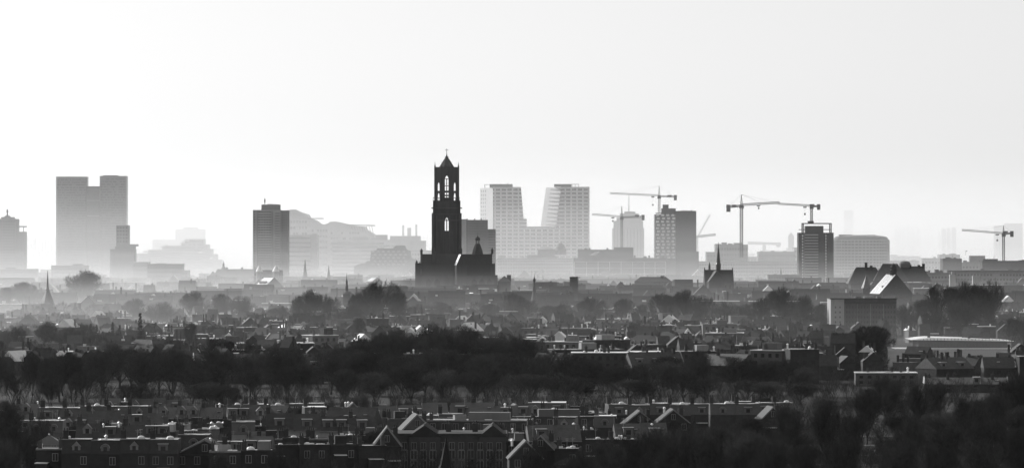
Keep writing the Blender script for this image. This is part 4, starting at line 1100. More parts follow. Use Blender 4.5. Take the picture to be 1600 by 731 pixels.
BIG = [
 (130, 3100, 427, 52, "large round pale tree standing out of the western mist", 3),
 (36, 3000, 444, 40, "misty round tree west of the flared spire", 1), (12, 2950, 452, 30, "misty tree at the photo's west edge above the roofs", 0),
 (157, 2900, 462, 34, "low pale tree just east of the large round misty tree", 2), (190, 2800, 472, 36, "low pale tree between two western roofs", 4), (275, 2900, 455, 16, "small pale tree behind the long hipped roof", 5),
 (306, 2500, 459, 42, "dark round tree, west one of the three above the white-roofed terraces", 3), (344, 2520, 463, 36, "greyer tree, middle one of the three above the white-roofed terraces", 1), (378, 2480, 465, 34, "small-crowned tree, east one of the three above the white-roofed terraces", 4),
 (250, 2420, 474, 44, "broad low tree west of the dark round tree", 5), (215, 2500, 470, 40, "broad misty tree over the dark conifer", 3),
 (468, 2450, 466, 28, "small tree at the west flank of the dense dark crowns", 1), (486, 2430, 457, 34, "dense dark crown west of the tiered cupola, taller of two", 3), (512, 2450, 463, 32, "dense dark crown just west of the tiered cupola", 5),
 (562, 2480, 461, 30, "dark tree just east of the tiered cupola", 3), (597, 2440, 443, 58, "biggest bare tree with spreading twigs, west of the cathedral", 7), (577, 2460, 455, 36, "tree tucked under the biggest bare tree, west side", 5), (622, 2450, 462, 40, "tree tucked under the biggest bare tree, east side", 1),
 (645, 2500, 480, 36, "low tree at the cathedral's west foot", 4), (440, 2480, 482, 40, "low grey tree west of the dense dark crowns", 2), (545, 2380, 478, 46, "low broad tree under the tiered cupola", 5),
 (684, 2600, 474, 34, "round tree below the bell tower", 3), (766, 2600, 477, 30, "round tree before the cathedral's east gable roofs", 1), (715, 2560, 486, 34, "low tree between the two lit gable verges", 2),
 (800, 2600, 462, 38, "dense tree west of the onion turret", 3), (822, 2560, 468, 30, "tree under the onion turret", 5), (855, 2520, 480, 34, "low tree east of the onion turret", 1), (880, 2500, 478, 30, "tree below the creeper-clad block", 2),
 (927, 2500, 466, 40, "dark broad tree east of the creeper-clad block", 5), (912, 2520, 474, 26, "smaller tree leaning on the dark broad one", 0), (976, 2480, 470, 30, "upright oval tree standing alone east of centre", 2),
 (1006, 2460, 478, 26, "thin see-through tree west of the fan-shaped trees", 8), (1033, 2420, 463, 34, "fan-shaped tree under the stepped cupola", 6), (1050, 2480, 466, 30, "tree filling the gap between fan-shaped and tall tree", 1),
 (1074, 2400, 457, 42, "tall dark tree west of the needle spire church", 3), (1098, 2430, 464, 34, "tree joined to the tall dark tree's east side", 5), (1132, 2400, 473, 40, "lower spreading tree below the needle spire church", 4),
 (1165, 2380, 478, 30, "small tree east below the needle spire church", 2), (1190, 2350, 470, 34, "tree at the west shoulder of the broad dark mound tree", 1), (1225, 2330, 454, 50, "broad dark mound-shaped tree west of the boxy flats", 3),
 (1253, 2350, 464, 36, "tree at the east shoulder of the broad dark mound tree", 5), (1283, 2400, 478, 24, "narrow tree touching the boxy flats' pale end", 0), (1275, 2250, 492, 30, "low tree before the boxy flats' pale end", 4),
 (1416, 2330, 478, 34, "small tree at the east end of the boxy flats", 4), (1440, 2300, 472, 36, "tree between the boxy flats and the big eastern trees", 1),
 (1468, 2250, 449, 44, "big spreading tree, first of the three eastern crowns", 7), (1506, 2240, 447, 46, "big spreading tree, second of the three eastern crowns", 3), (1545, 2230, 444, 50, "big fan-shaped tree, third of the three eastern crowns", 5),
 (1528, 2260, 452, 36, "tree wedged between second and third eastern crowns", 1), (1485, 2280, 455, 34, "tree wedged between first and second eastern crowns", 0), (1500, 2120, 476, 52, "dark lower tree in front of the three eastern crowns", 3),
 (1460, 2150, 488, 36, "low tree at the front west of the eastern crowns", 4), (1580, 2050, 500, 34, "thin tree over the white curved roof edge", 8), (1598, 2000, 498, 34, "thin tree at the photo's east edge", 7),
 (1361, 1720, 514, 62, "round bushy dark tree in front of the boxy flats", 10), (1446, 1750, 547, 40, "low flat-topped dark tree before the white-roofed hall", 5),
 (1163, 2100, 509, 34, "rounded tree on the grey terraces east of centre", 1), (1120, 2050, 530, 26, "small thin tree amid eastern terraces", 8), (940, 1850, 543, 44, "thin bare tree with fine rounded crown amid central terraces", 8),
 (905, 2150, 505, 26, "small tree among central terraces", 2), (1020, 2100, 512, 30, "small grey tree behind central terraces", 4), (1290, 1900, 548, 24, "small tree by the dormered eastern terraces", 6),
 (850, 1800, 532, 34, "dark round tree at the hump's east foot", 3), (300, 1900, 508, 24, "small dark tree west of the white-dormered house", 3), (330, 2050, 508, 40, "rounded grey tree above the white-dormered house", 5),
 (560, 2050, 500, 20, "small dark tree among roofs west of the belt's hump", 2), (1580, 1700, 580, 50, "bushy tree behind the east edge roofs", 1)]
for px, d, top, w, lab, v in BIG: tree(px, d, top, w, lab, var=v)

NEAR = [
 (1384, 1330, 590, 62, "dark twiggy tree in front of the pale dormer terrace", 3), (1355, 1380, 612, 46, "smaller tree at the west foot of the dark twiggy tree", 1), (1440, 1340, 606, 44, "gnarled open tree with forked trunk, east of the dark twiggy tree", 7), (1472, 1340, 602, 40, "upright open tree between two forked trees", 8),
 (1512, 1360, 622, 46, "low open tree under the eastern glazed roofs", 7), (1545, 1360, 618, 44, "low open tree, east neighbour of the one under glazed roofs", 8), (1592, 1290, 592, 66, "massive dark tree on the photo's east edge", 3), (1565, 1320, 612, 40, "tree leaning on the massive eastern tree", 5),
 (1600, 1200, 640, 70, "dark tree below the massive eastern tree", 1), (1540, 1150, 655, 72, "broad dark tree, largest at the lower east corner", 5), (1480, 1120, 668, 64, "broad dark tree beside the largest lower eastern one", 3), (1420, 1150, 660, 50, "fine-branched tree above the lower east lawn", 8),
 (1335, 1180, 650, 44, "thin tree with glints behind it, lower east", 7), (1290, 1220, 640, 46, "grey bare tree at the belt's lower east end", 1), (1230, 1230, 636, 50, "dark tree at the belt's end above lower eastern roofs", 3), (1320, 1060, 690, 60, "thin spreading tree near the bottom edge, east", 7),
 (1405, 1020, 695, 74, "forked tree at the bottom edge, east of the lawn", 7), (1460, 990, 702, 70, "dense tree at the bottom edge below the broad dark pair", 3), (1535, 985, 690, 80, "dense tree at the bottom edge under the largest eastern one", 5), (1595, 1000, 676, 70, "dense tree in the photo's bottom east corner", 1),
 (905, 965, 712, 60, "low tree, first in the dark clump along the bottom", 1), (945, 960, 694, 66, "second tree in the dark clump along the bottom", 3), (985, 970, 682, 70, "third tree in the dark clump along the bottom", 5), (1030, 975, 676, 74, "fourth tree in the dark clump along the bottom, roundest", 3),
 (1075, 990, 668, 76, "fifth tree in the dark clump along the bottom, tallest", 5), (1120, 980, 674, 72, "sixth tree in the dark clump along the bottom", 1), (1165, 990, 680, 70, "seventh tree in the dark clump along the bottom", 3), (1205, 985, 690, 60, "eighth tree in the dark clump along the bottom", 5), (1245, 1000, 702, 50, "last thin tree of the dark clump along the bottom", 8),
 (10, 1080, 632, 56, "dark tree in the lower west corner, rear one", 1), (30, 1000, 668, 60, "dark tree in the lower west corner beside the pyramid turret", 3), (2, 960, 690, 60, "dark tree in the very bottom west corner", 5), (60, 1120, 655, 40, "small dark tree above the pyramid turret", 4),
 (440, 950, 706, 50, "dark bushy tree at the bottom edge west of the school", 3), (500, 955, 712, 54, "low dark bushy tree at the bottom edge, mid-west", 5), (345, 960, 716, 44, "low dark tree before the lower gabled block", 1), (840, 970, 700, 46, "dark tree at the bottom edge east of the school", 3),
 (120, 1180, 640, 30, "garden tree behind the second house row, west", 2), (375, 1190, 632, 30, "small garden tree by the domed skylights", 4), (560, 1230, 622, 50, "pale-twigged garden tree before the belt", 8), (708, 1260, 622, 60, "wide garden tree above the glinting flat roofs", 7), (640, 1250, 630, 40, "garden tree west of the glinting flat roofs", 1),
 (810, 1180, 640, 40, "garden tree amid the eastern house rows", 3), (1010, 1120, 650, 30, "small garden tree by the thin lit verge", 4), (1180, 1130, 652, 44, "tree between bright roof pieces at the lower east", 5)]
for px, d, top, w, lab, v in NEAR:
    if px >= 1190 or px <= 60 or top > 664: d = min(d, 39.0 * FPX / (top - 365.5)); w *= .95
    tree(px, d, top, w, lab, var=v)

n_ = 0
for px_ in sorted(trnd.uniform(20, 1180) for i in range(22)):
    d_ = trnd.uniform(975, 1230)
    n_ += 1
    tree(px_, d_, 365.5 + (CAMH - trnd.uniform(5.5, 8.5)) * FPX / d_, trnd.uniform(4.5, 7.5) * FPX / d_, f"small garden tree, {nth(n_)} from the left of those between near houses", "small garden trees between the near houses", trnd.choice((7, 8, 9, 4)))
g3 = "bare trees of the lower east wood"
row(1205, 1610, 1240, [(1205, 622), (1300, 628), (1380, 618), (1480, 622), (1610, 606)], 11, 10, "rear row of the lower east wood", g3, hj=10, skip=.15)
row(1195, 1610, 1130, [(1195, 645), (1300, 652), (1400, 650), (1500, 646), (1610, 634)], 11, 10, "third row of the lower east wood", g3, hj=12, skip=.15)
row(1190, 1610, 1040, [(1190, 668), (1300, 676), (1400, 674), (1500, 664), (1610, 654)], 10, 10, "second row of the lower east wood", g3, hj=12, skip=.1)
row(880, 1260, 930, [(880, 716), (940, 698), (1030, 682), (1120, 680), (1200, 688), (1260, 700)], 8, 9, "rear row of the bottom clump", "bare trees of the dark clump at the bottom", hj=10)
# conifers
def conifer_mesh(seed, H=14.0, R0=3.2):
    rnd = random.Random(seed); T = MB(); C = MB()
    seg(T, Vector((0, 0, -.2)), Vector((0, 0, H * .97)), .28, .04, 6)
    z = H * .1
    while z < H * .98:
        f = 1 - z / H; rr_ = R0 * (f ** .85) * rnd.uniform(.75, 1.15) + .15
        for i in range(9):
            a = rnd.uniform(0, 6.28); l = rr_ * rnd.uniform(.7, 1.1)
            p = Vector((0, 0, z)); q = Vector((math.cos(a) * l, math.sin(a) * l, z - l * .25 + rnd.uniform(-.1, .2)))
            seg(C, p, q, .09, .02)
            for k in range(7):
                s_ = p.lerp(q, rnd.uniform(.25, 1)); v = Vector((math.cos(a) + rnd.gauss(0, .7), math.sin(a) + rnd.gauss(0, .7), rnd.uniform(-.6, .15))).normalized()
                seg(C, s_, s_ + v * rnd.uniform(.4, .9), .14, 0)
        z += H * .035
    return T.mesh("trunk", M["bark"]), C.mesh("foliage", M["needle"])
CON = [conifer_mesh(1), conifer_mesh(2, R0=3.8), conifer_mesh(3, R0=2.2)]
for px, d, top, w, lab, v in ((219, 1900, 488, 20, "dark pointed conifer, darkest of the western evergreens", 0), (141, 2000, 505, 12, "small grey conifer, first of a pair in the western wood", 2), (151, 2000, 506, 13, "small grey conifer, second of a pair in the western wood", 0),
    (176, 1980, 502, 16, "grey conifer west of the dark pointed one", 1), (187, 1990, 507, 14, "short grey conifer right beside the dark pointed one", 0), (947, 1900, 514, 7, "small narrow cypress-like conifer among central terraces", 2),
    (736, 870, 714, 46, "dark flat-branched conifer at the bottom edge east of the turret", 1), (768, 880, 711, 40, "second dark conifer at the bottom edge by the school", 1), (690, 860, 716, 30, "low conifer touching the near turret", 0), (645, 870, 722, 30, "conifer tip at the bottom edge west of the near turret", 0),
    (1213, 1000, 694, 30, "dark conifer at the bottom edge, east end of the clump", 0)):
    H = Z(top, d); W = S(w, d); T, C = CON[v]
    r = thing("conifer", lab, "conifer", (X(px, d), d, 0), trnd.uniform(0, 6))
    rx = (3.2, 3.8, 2.2)[v]; sc = (W / (2 * rx), W / (2 * rx), H / 14.0)
    link("trunk", T, r, scale=sc); link("foliage", C, r, scale=sc)

# ================================================================== HOUSES
hr = random.Random(4)
GW = MB().box(-.5, .5, -.06, .1, 0, 1.4).mesh("window", M["glass"])
def _fr(w, h, t=.1):
    b_ = MB()
    b_.box(-w / 2 - t, -w / 2, -.12, .05, -t, h + t); b_.box(w / 2, w / 2 + t, -.12, .05, -t, h + t); b_.box(-w / 2, w / 2, -.12, .05, -t, 0); b_.box(-w / 2, w / 2, -.12, .05, h, h + t); b_.box(-t / 2, t / 2, -.1, .04, 0, h)
    return b_
GF = _fr(1.0, 1.4).mesh("frame", M["frame"])
CH = MB().box(-.45, .45, -.35, .35, 0, 1.5).box(-.52, .52, -.42, .42, 1.5, 1.65).mesh("chimney", M["brick"])
POT = MB().lathe([(.14, 0), (.11, .5)], 6).mesh("chimney_pot", M["dbrick"])
SKY1 = MB().lathe([(.75, 0), (.75, .25), (.5, .5), (.1, .6)], 8).mesh("skylight", M["sheet"])
SKY2 = MB().box(-.8, .8, -.6, .6, 0, .25).mesh("skylight", M["sheet"])
AERIAL = MB().bar((0, 0, 0), (0, 0, 2.4), .04, n=3).bar((-.5, 0, 2.2), (.5, 0, 2.2), .03, n=3).bar((-.35, 0, 1.9), (.35, 0, 1.9), .03, n=3).mesh("aerial", M["lsteel"])
VENT = MB().lathe([(.16, 0), (.16, .7), (.28, .72), (.05, .95)], 6).mesh("roof_vent", M["lead"])
FRAMEBOX = MB().box(-1, 1, -.05, 0, 0, 1).box(-1, 1, 1.5, 1.55, 0, 1).box(-1.05, -1, -.05, 1.55, .0, 1).box(1, 1.05, -.05, 1.55, 0, 1).mesh("garden_frame", M["frame"])
DOOR = MB().box(-.5, .5, -.06, .1, 0, 2.1).mesh("door", M["door"])
def dormer_mesh(kind):
    if kind == 'flat': return MB().box(-1.1, 1.1, 0, 2.6, 0, 1.7).box(-1.25, 1.25, -.2, 2.6, 1.71, 1.85)
    if kind == 'gable': return MB().prism_y([(-.95, 0), (.95, 0), (.95, 1.3), (0, 2.2), (-.95, 1.3)], 0, 2.4)
    pts = [(-1.0, 0), (1.0, 0), (1.0, 1.0)] + [(math.cos(a) * 1.0, 1.0 + math.sin(a) * .9) for a in [math.pi * i / 6 for i in range(1, 6)]] + [(-1.0, 1.0)]
    return MB().prism_y(pts, 0, 2.4)
DM = {k: dormer_mesh(k).mesh("dormer", M["frame" if k == 'gable' else "dconcrete"]) for k in ('flat', 'gable', 'round')}
DMroof = {'flat': MB().box(-1.25, 1.25, -.2, 2.6, 1.86, 1.93).mesh("dormer_roof", M["glintwhite"]),
          'gable': MB().prism_y([(-1.1, 1.22), (-.95, 1.22), (0, 2.12), (.95, 1.22), (1.1, 1.22), (0, 2.34)], -.15, 2.4).mesh("dormer_roof", M["frame"]),
          'round': MB().prism_y([(1.12 * math.cos(math.pi * i / 8), 1.0 + 1.02 * math.sin(math.pi * i / 8)) for i in range(9)] + [(1.0 * math.cos(math.pi * i / 8), 1.0 + .9 * math.sin(math.pi * i / 8)) for i in range(8, -1, -1)], -.12, 2.4).mesh("dormer_roof", M["frame"])}
def put_window(root, x, y, z, s=1.0, rz=0.0):
    o = link("window", GW, root, (x, y, z), rz, scale=(s, 1, s)); link("frame", GF, o); return o
def put_chimney(root, x, y, z, s=1.0):
    o = link("chimney", CH, root, (x, y, z), scale=(s, s, s))
    for k in (-.22, .22): link("chimney_pot", POT, o, (k, 0, 1.65))
def put_dormer(root, kind, x, y, z, s=1.0):
    o = link("dormer", DM[kind], root, (x, y, z), scale=(s, s, s)); link("dormer_roof", DMroof[kind], o)
    w = link("window", GW, o, (0, 0, .25), scale=(1.1 if kind == 'flat' else .8, 1, .75)); return o
WALLS = ["brick", "dbrick", "brick", "dbrick", "brick", "lbrick", "render"]
desc = {'flat': "flat-roofed", 'ridge': "dark ridge-roofed", 'cross': "gable-fronted", 'mansard': "mansard-roofed"}

def house(px, d, w, dep, eave, kind, label, group, wallm, roofm, rz=0.0, floors=2, dormers=1, detail=True, rise=None, bright=False):
    r = thing("row_house", label, "house", (X(px, d), d, 0), rz, group)
    MB().box(-w / 2, w / 2, 0, dep, 0, eave).build("wall", M[wallm], r)
    if kind == 'flat':
        o = MB().box(-w / 2 + .15, w / 2 - .15, .15, dep - .15, eave + .004, eave + .12).build("roof", M["glintwhite" if bright else roofm], r)
        e = MB(); t = .35
        for q in ((-w / 2, w / 2, -.15, .15), (-w / 2, w / 2, dep - .15, dep + .1), (-w / 2, -w / 2 + .15, .15, dep - .15), (w / 2 - .15, w / 2, .15, dep - .15)):
            e.box(*q, eave + .004, eave + t)
        e.build("parapet", M["frame" if hr.random() < .25 else wallm], r)
        for i in range(hr.randint(0, 3)): link("skylight", SKY1 if hr.random() < .5 else SKY2, r, (hr.uniform(-w * .35, w * .35), hr.uniform(1.5, dep - 1.5), eave + .13), hr.uniform(0, .3), scale=(hr.uniform(.6, 1.2),) * 3)
        if hr.random() < .35:
            x0 = hr.uniform(-w * .3, 0); MB().box(x0, x0 + w * .4, dep * .4, dep * .8, eave + .12, eave + 1.9).build("roof_shed", M[hr.choice(("dconcrete", "render", "dbrick"))], r)
        if hr.random() < .3: link("fan_unit", SKY2, r, (hr.uniform(-w * .3, w * .3), dep * .3, eave + .13), scale=(.5, .6, 2.2))
        for sx in ((-1,) if hr.random() < .6 else (-1, 1)): put_chimney(r, sx * (w / 2 - .5), hr.uniform(dep * .3, dep * .7), eave + .12, hr.uniform(.8, 1.2))
        zt_ = eave
    elif kind == 'mansard':
        h = 2.6
        MB().loft([[(-w / 2, -.15, eave), (w / 2, -.15, eave), (w / 2, dep + .15, eave), (-w / 2, dep + .15, eave)], [(-w / 2, 1.0, eave + h), (w / 2, 1.0, eave + h), (w / 2, dep - 1, eave + h), (-w / 2, dep - 1, eave + h)]]).build("roof", M[roofm], r)
        MB().box(-w / 2, w / 2, .85, dep - .85, eave + h + .004, eave + h + .15).build("flat_roof", M["glintwhite" if bright else "bitumen"], r)
        k = hr.choice(('flat', 'round', 'gable'))
        n = max(1, int(w / 3.2))
        for i in range(n): put_dormer(r, k, -w / 2 + w * (i + .5) / n, .15, eave + .35, .85)
        put_chimney(r, -w / 2 + .5, dep * .5, eave + h, 1.1)
        if hr.random() < .5: link("skylight", SKY1, r, (w * .2, dep * .4, eave + h + .15))
        zt_ = eave
    elif kind == 'ridge':
        h = rise or dep * .36
        MB().prism_x([(-.35, eave - .15), (dep + .35, eave - .15), (dep / 2, eave + h)], -w / 2 - .02, w / 2 + .02).build("roof", M[roofm], r)
        MB().box(-w / 2, w / 2, -.5, -.36, eave - .3, eave - .12).build("gutter", M["frame"], r)
        for i in range(dormers):
            k = hr.choice(('flat', 'gable', 'flat'))
            put_dormer(r, k, -w / 2 + w * (i + .5) / dormers, dep * .12, eave + .25 + h * .1)
        if hr.random() < .4: link("roof_window", SKY2, r, (w * .3, dep * .3, eave + h * .6 + .06), scale=(.5, .6, .3))
        put_chimney(r, -w / 2 + .6, dep / 2 + .3, eave + h - .5, hr.uniform(.9, 1.2))
    else:
        h = rise or w * .5
        MB().prism_y([(-w / 2 - .35, eave - .3), (w / 2 + .35, eave - .3), (0, eave + h)], -.3, dep).build("roof", M[roofm], r)
        MB().prism_y([(-w / 2, eave), (w / 2, eave), (0, eave + h - .4)], -.36, -.31).build("gable", M[wallm], r)
        for sx in (-1, 1):
            a = (sx * (w / 2 + .4), eave - .3); c = (0, eave + h + .05)
            P4 = [a, (a[0] - sx * .45, a[1]), (0, c[1] - .42), c]
            if sx < 0: P4 = P4
            else: P4 = P4[::-1]
            MB().prism_y(P4, -.5, -.37).build("bargeboard", M["frame"], r)
        put_window(r, 0, -.37, eave + h * .2, .9)
        put_chimney(r, w * .3, dep * .6, eave + h * .45, 1.1)
    for i in range(hr.randint(0, 2)):
        x_, y_ = hr.uniform(-w * .45, w * .45), hr.uniform(1, dep - 1); z_ = eave + (.1 if kind == 'flat' else 2.2)
        k_ = hr.random()
        if k_ < .4:
            link("aerial", AERIAL, r, (x_, y_, z_))
        elif k_ < .75: link("roof_vent", VENT, r, (x_, y_, z_), scale=(hr.uniform(.7, 1.6),) * 3)
        elif kind == 'flat': link("garden_frame", FRAMEBOX, r, (x_, y_, z_), hr.uniform(0, 1), scale=(hr.uniform(.7, 1.5),) * 3)
    if hr.random() < .6:     # lean-to or extension behind or before
        ew = w * hr.uniform(.35, .6); ex = hr.uniform(-w / 2 + ew / 2, w / 2 - ew / 2); eh = eave * hr.uniform(.45, .75); ed = hr.uniform(2.5, 4.5)
        o = MB().box(ex - ew / 2, ex + ew / 2, -ed, -.16, 0, eh).build("extension", M[hr.choice((wallm, wallm, "dbrick", "lbrick"))], r)
        MB().box(ex - ew / 2 - .1, ex + ew / 2 + .1, -ed - .1, -.17, eh + .003, eh + .14).build("extension_roof", M["glintwhite" if hr.random() < .35 else "bitumen"], o)
    if detail:
        n = max(2, int(w / 2.6)); fh = eave / floors
        for fl_ in range(floors):
            for i in range(n):
                x = -w / 2 + w * (i + .5) / n
                if hr.random() < .25: continue
                if fl_ == 0 and i == 0: link("door", DOOR, r, (x, 0, .05)); continue
                put_window(r, x, 0, fh * fl_ + fh * .32)
    return r

rows = [(905, 3.2), (960, 3), (1008, 3), (1052, 3), (1100, 3), (1150, 3), (1202, 3)]
spans = {0: [(56, 425)], 1: [(250, 600), (800, 905)], 2: [(100, 625), (790, 960)], 3: [(40, 1010)], 4: [(20, 1000)], 5: [(-10, 1190)], 6: [(-10, 1250)]}
names = {0: "bottom", 1: "second lowest", 2: "third lowest", 3: "fourth lowest", 4: "fifth lowest", 5: "sixth lowest", 6: "uppermost near"}
hcount = 0
for ri, (d, _) in enumerate(rows):
    n = 0
    for (p0, p1) in spans[ri]:
        px = p0; base_kind = None; run = 0
        while px < p1:
            if run <= 0:
                base_kind = hr.choices(('flat', 'mansard', 'ridge', 'cross'), (.42, .2, .28, .1))[0]; run = hr.randint(1, 4)
                if base_kind == 'cross': run = 1
                wallm = hr.choice(WALLS) if ri > 1 else hr.choice(('brick', 'dbrick', 'dbrick')); roofm = {'flat': "bitumen", 'mansard': "slate", 'ridge': hr.choice(("tile", "ltile", "slate")), 'cross': "tile"}[base_kind]
                ev = hr.uniform(5.0, 8.0); bright = hr.random() < .3; gap = hr.random() < .3; off = hr.uniform(-9, 9)
                run_w = hr.uniform(4.6, 6.4) if base_kind != 'cross' else hr.uniform(5.6, 7.4); ryaw = R(hr.uniform(-7, 9))
                if gap and ri > 0: px += hr.uniform(10, 34)
                if ri == 0: base_kind = hr.choice(('flat', 'flat', 'flat', 'mansard')); wallm = "dbrick"; roofm = "bitumen" if base_kind == 'flat' else "tile"; bright = hr.random() < .5
            run -= 1
            w = run_w; wp = w * FPX / d
            if px + wp * .5 > p1 + 20: break
            n += 1; hcount += 1
            dd = d + off
            if ri == 0: ev = 9.0 + .2 * hr.random()
            if ri == 1: ev = min(ev, 7.0)
            if ri == 5: ev = min(ev, 6.4)
            if ri == 6: ev = min(ev, 5.0) - (.6 if base_kind == 'cross' else 0)
            house(px + wp / 2, dd + hr.uniform(-.8, .8), w - .02, hr.choice((7, 8, 9, 10)), ev + hr.uniform(-.25, .25), base_kind,
                  f"{desc[base_kind]} {'white' if wallm == 'render' else 'pale' if wallm == 'lbrick' else 'dark'} house, {nth(n)} from the left in the {names[ri]} street row",
                  "houses of the near streets", wallm, roofm, rz=ryaw if ri else 0.0, floors=3 if ri == 0 else 2, dormers=hr.choice((0, 1, 1, 2)), detail=ri < 3, bright=bright)
            px += wp

# individually recognisable near buildings
d = 935.0
b = B("turret_house", "dark house with a pyramid-roofed corner turret, lower west", "house", 76, 925)
MB().box(-5, 6, 3, 12, 0, 9.0).build("wall", M["dbrick"], b.root)
MB().box(-3, 3, -1.5, 4, 0, b.z(695)).build("turret", M["dbrick"], b.root)
MB().pyramid(-3.4, 3.4, -1.9, 4.4, b.z(695), b.z(679)).build("roof", M["slate"], b.root)
MB().lathe([(.12, b.z(679.5)), (.2, b.z(678)), (.05, b.z(677))], 6, 0, 1.2).build("finial", M["lead"], b.root)
for x_ in (-1.2, 1.2): put_window(b.root, x_, -1.5, b.z(705))
for sx in (-1, 1): MB().bar((sx * 2.6, -1.75, b.z(718)), (0, -1.75, b.z(708)), .12).build("bargeboard", M["frame"], b.root)

b = B("school_building", "large dark brick school with two gables and rows of pale-framed windows", "school", 706, 985)
rt = b.root
b.block(621, 790, 679, 16, "brick")
MB().box(b.x(621) - .3, b.x(790) + .3, -.3, 16.3, b.z(679) + .004, b.z(679) + .35).build("roof_edge", M["brick"], rt)
for px, w in ((665, 26), (771, 22)):
    x0, x1 = b.x(px - w), b.x(px + w * .9)
    MB().box(x0, x1, -.8, 17, 0, b.z(682)).build("gable_wing", M["brick"], rt)
    MB().prism_y([(x0 - .3, b.z(682)), (x1 + .3, b.z(682)), ((x0 + x1) / 2, b.z(663.5))], -.9, 17).build("gable_roof", M["dbrick"], rt)
    MB().lathe([(.3, b.z(664)), (.1, b.z(661))], 4, (x0 + x1) / 2, 0).build("finial", M["stone"], rt)
for zr, ws in ((697, 1.0), (712, 1.25), (728, 1.25)):
    for i in range(11):
        px = 632 + i * 14.8
        put_window(rt, b.x(px), -.86 if (639 < px < 689 or 749 < px < 791) else -.06, b.z(zr + 4), ws)
for px in (700, 742): put_chimney(rt, b.x(px), 8, b.z(679), 1.3)

b = B("spire", "slender black near turret spire at the bottom edge before the school", "spire", 697, 860)
MB().lathe([(1.3, 0), (1.3, b.z(735)), (1.6, b.z(734)), (.9, b.z(715)), (.3, b.z(693)), (.05, b.z(683))], 8).build("spire_roof", M["blackslate"], b.root)

def big(label, px, d, w, dep, eave, kind, wallm, roofm, rz=0.0, **k):
    return house(px, d, w, dep, eave, kind, label, None, wallm, roofm, rz=R(rz), **k)
big("gabled house with white-outlined gable on the lower west block", 320, 903, 12, 10, 8.6, 'cross', "dbrick", "tile", rise=3.0, floors=3)
big("small outlined gable on the long lower west block", 200, 902, 6, 10, 8.6, 'cross', "dbrick", "tile", rise=2.6, floors=3)
big("big dark gambrel-like roof with pale gable end and square dormer, centre west", 543, 1085, 12, 10, 6.4, 'ridge', "lbrick", "tile", -14, rise=4.4, dormers=1)
big("pale blank end-wall house between streets, lower west", 273, 1065, 6, 9, 7.4, 'flat', "render", "bitumen", 0, detail=False, bright=True)
big("large pale gable wall with ridge roof, west of the gambrel-like roof", 412, 1130, 10, 9, 6.4, 'ridge', "lbrick", "tile", -20, dormers=0)
big("long two-storey house with bright flat roof edge above the school", 748, 1060, 24, 11, 8.6, 'flat', "brick", "bitumen", -4, floors=3, bright=True)
big("barrel-vaulted pale store house, lower west", 70, 1030, 8, 9, 7.2, 'mansard', "lbrick", "slate", 0)
big("long brick school-like house with bright tilted skylight, east of centre", 877, 1105, 25, 11, 7.6, 'flat', "brick", "bitumen", 3, floors=3, bright=False)
big("pyramid-topped brick house at the lower centre with pale east verge", 605, 975, 6, 9, 7.0, 'cross', "dbrick", "tile", 2, rise=4.0)
big("house with a thin gleaming west verge, east of centre", 1000, 1120, 8, 9, 5.6, 'cross', "dbrick", "tile", 3, rise=3.2)
big("house with a bent gleaming verge below the belt's east half", 1052, 1130, 8, 9, 5.6, 'cross', "dbrick", "tile", 3, rise=3.2)
big("low house with glinting west verge at the bottom centre-east", 822, 950, 7, 8, 5.6, 'cross', "brick", "tile", 3, rise=3.6)

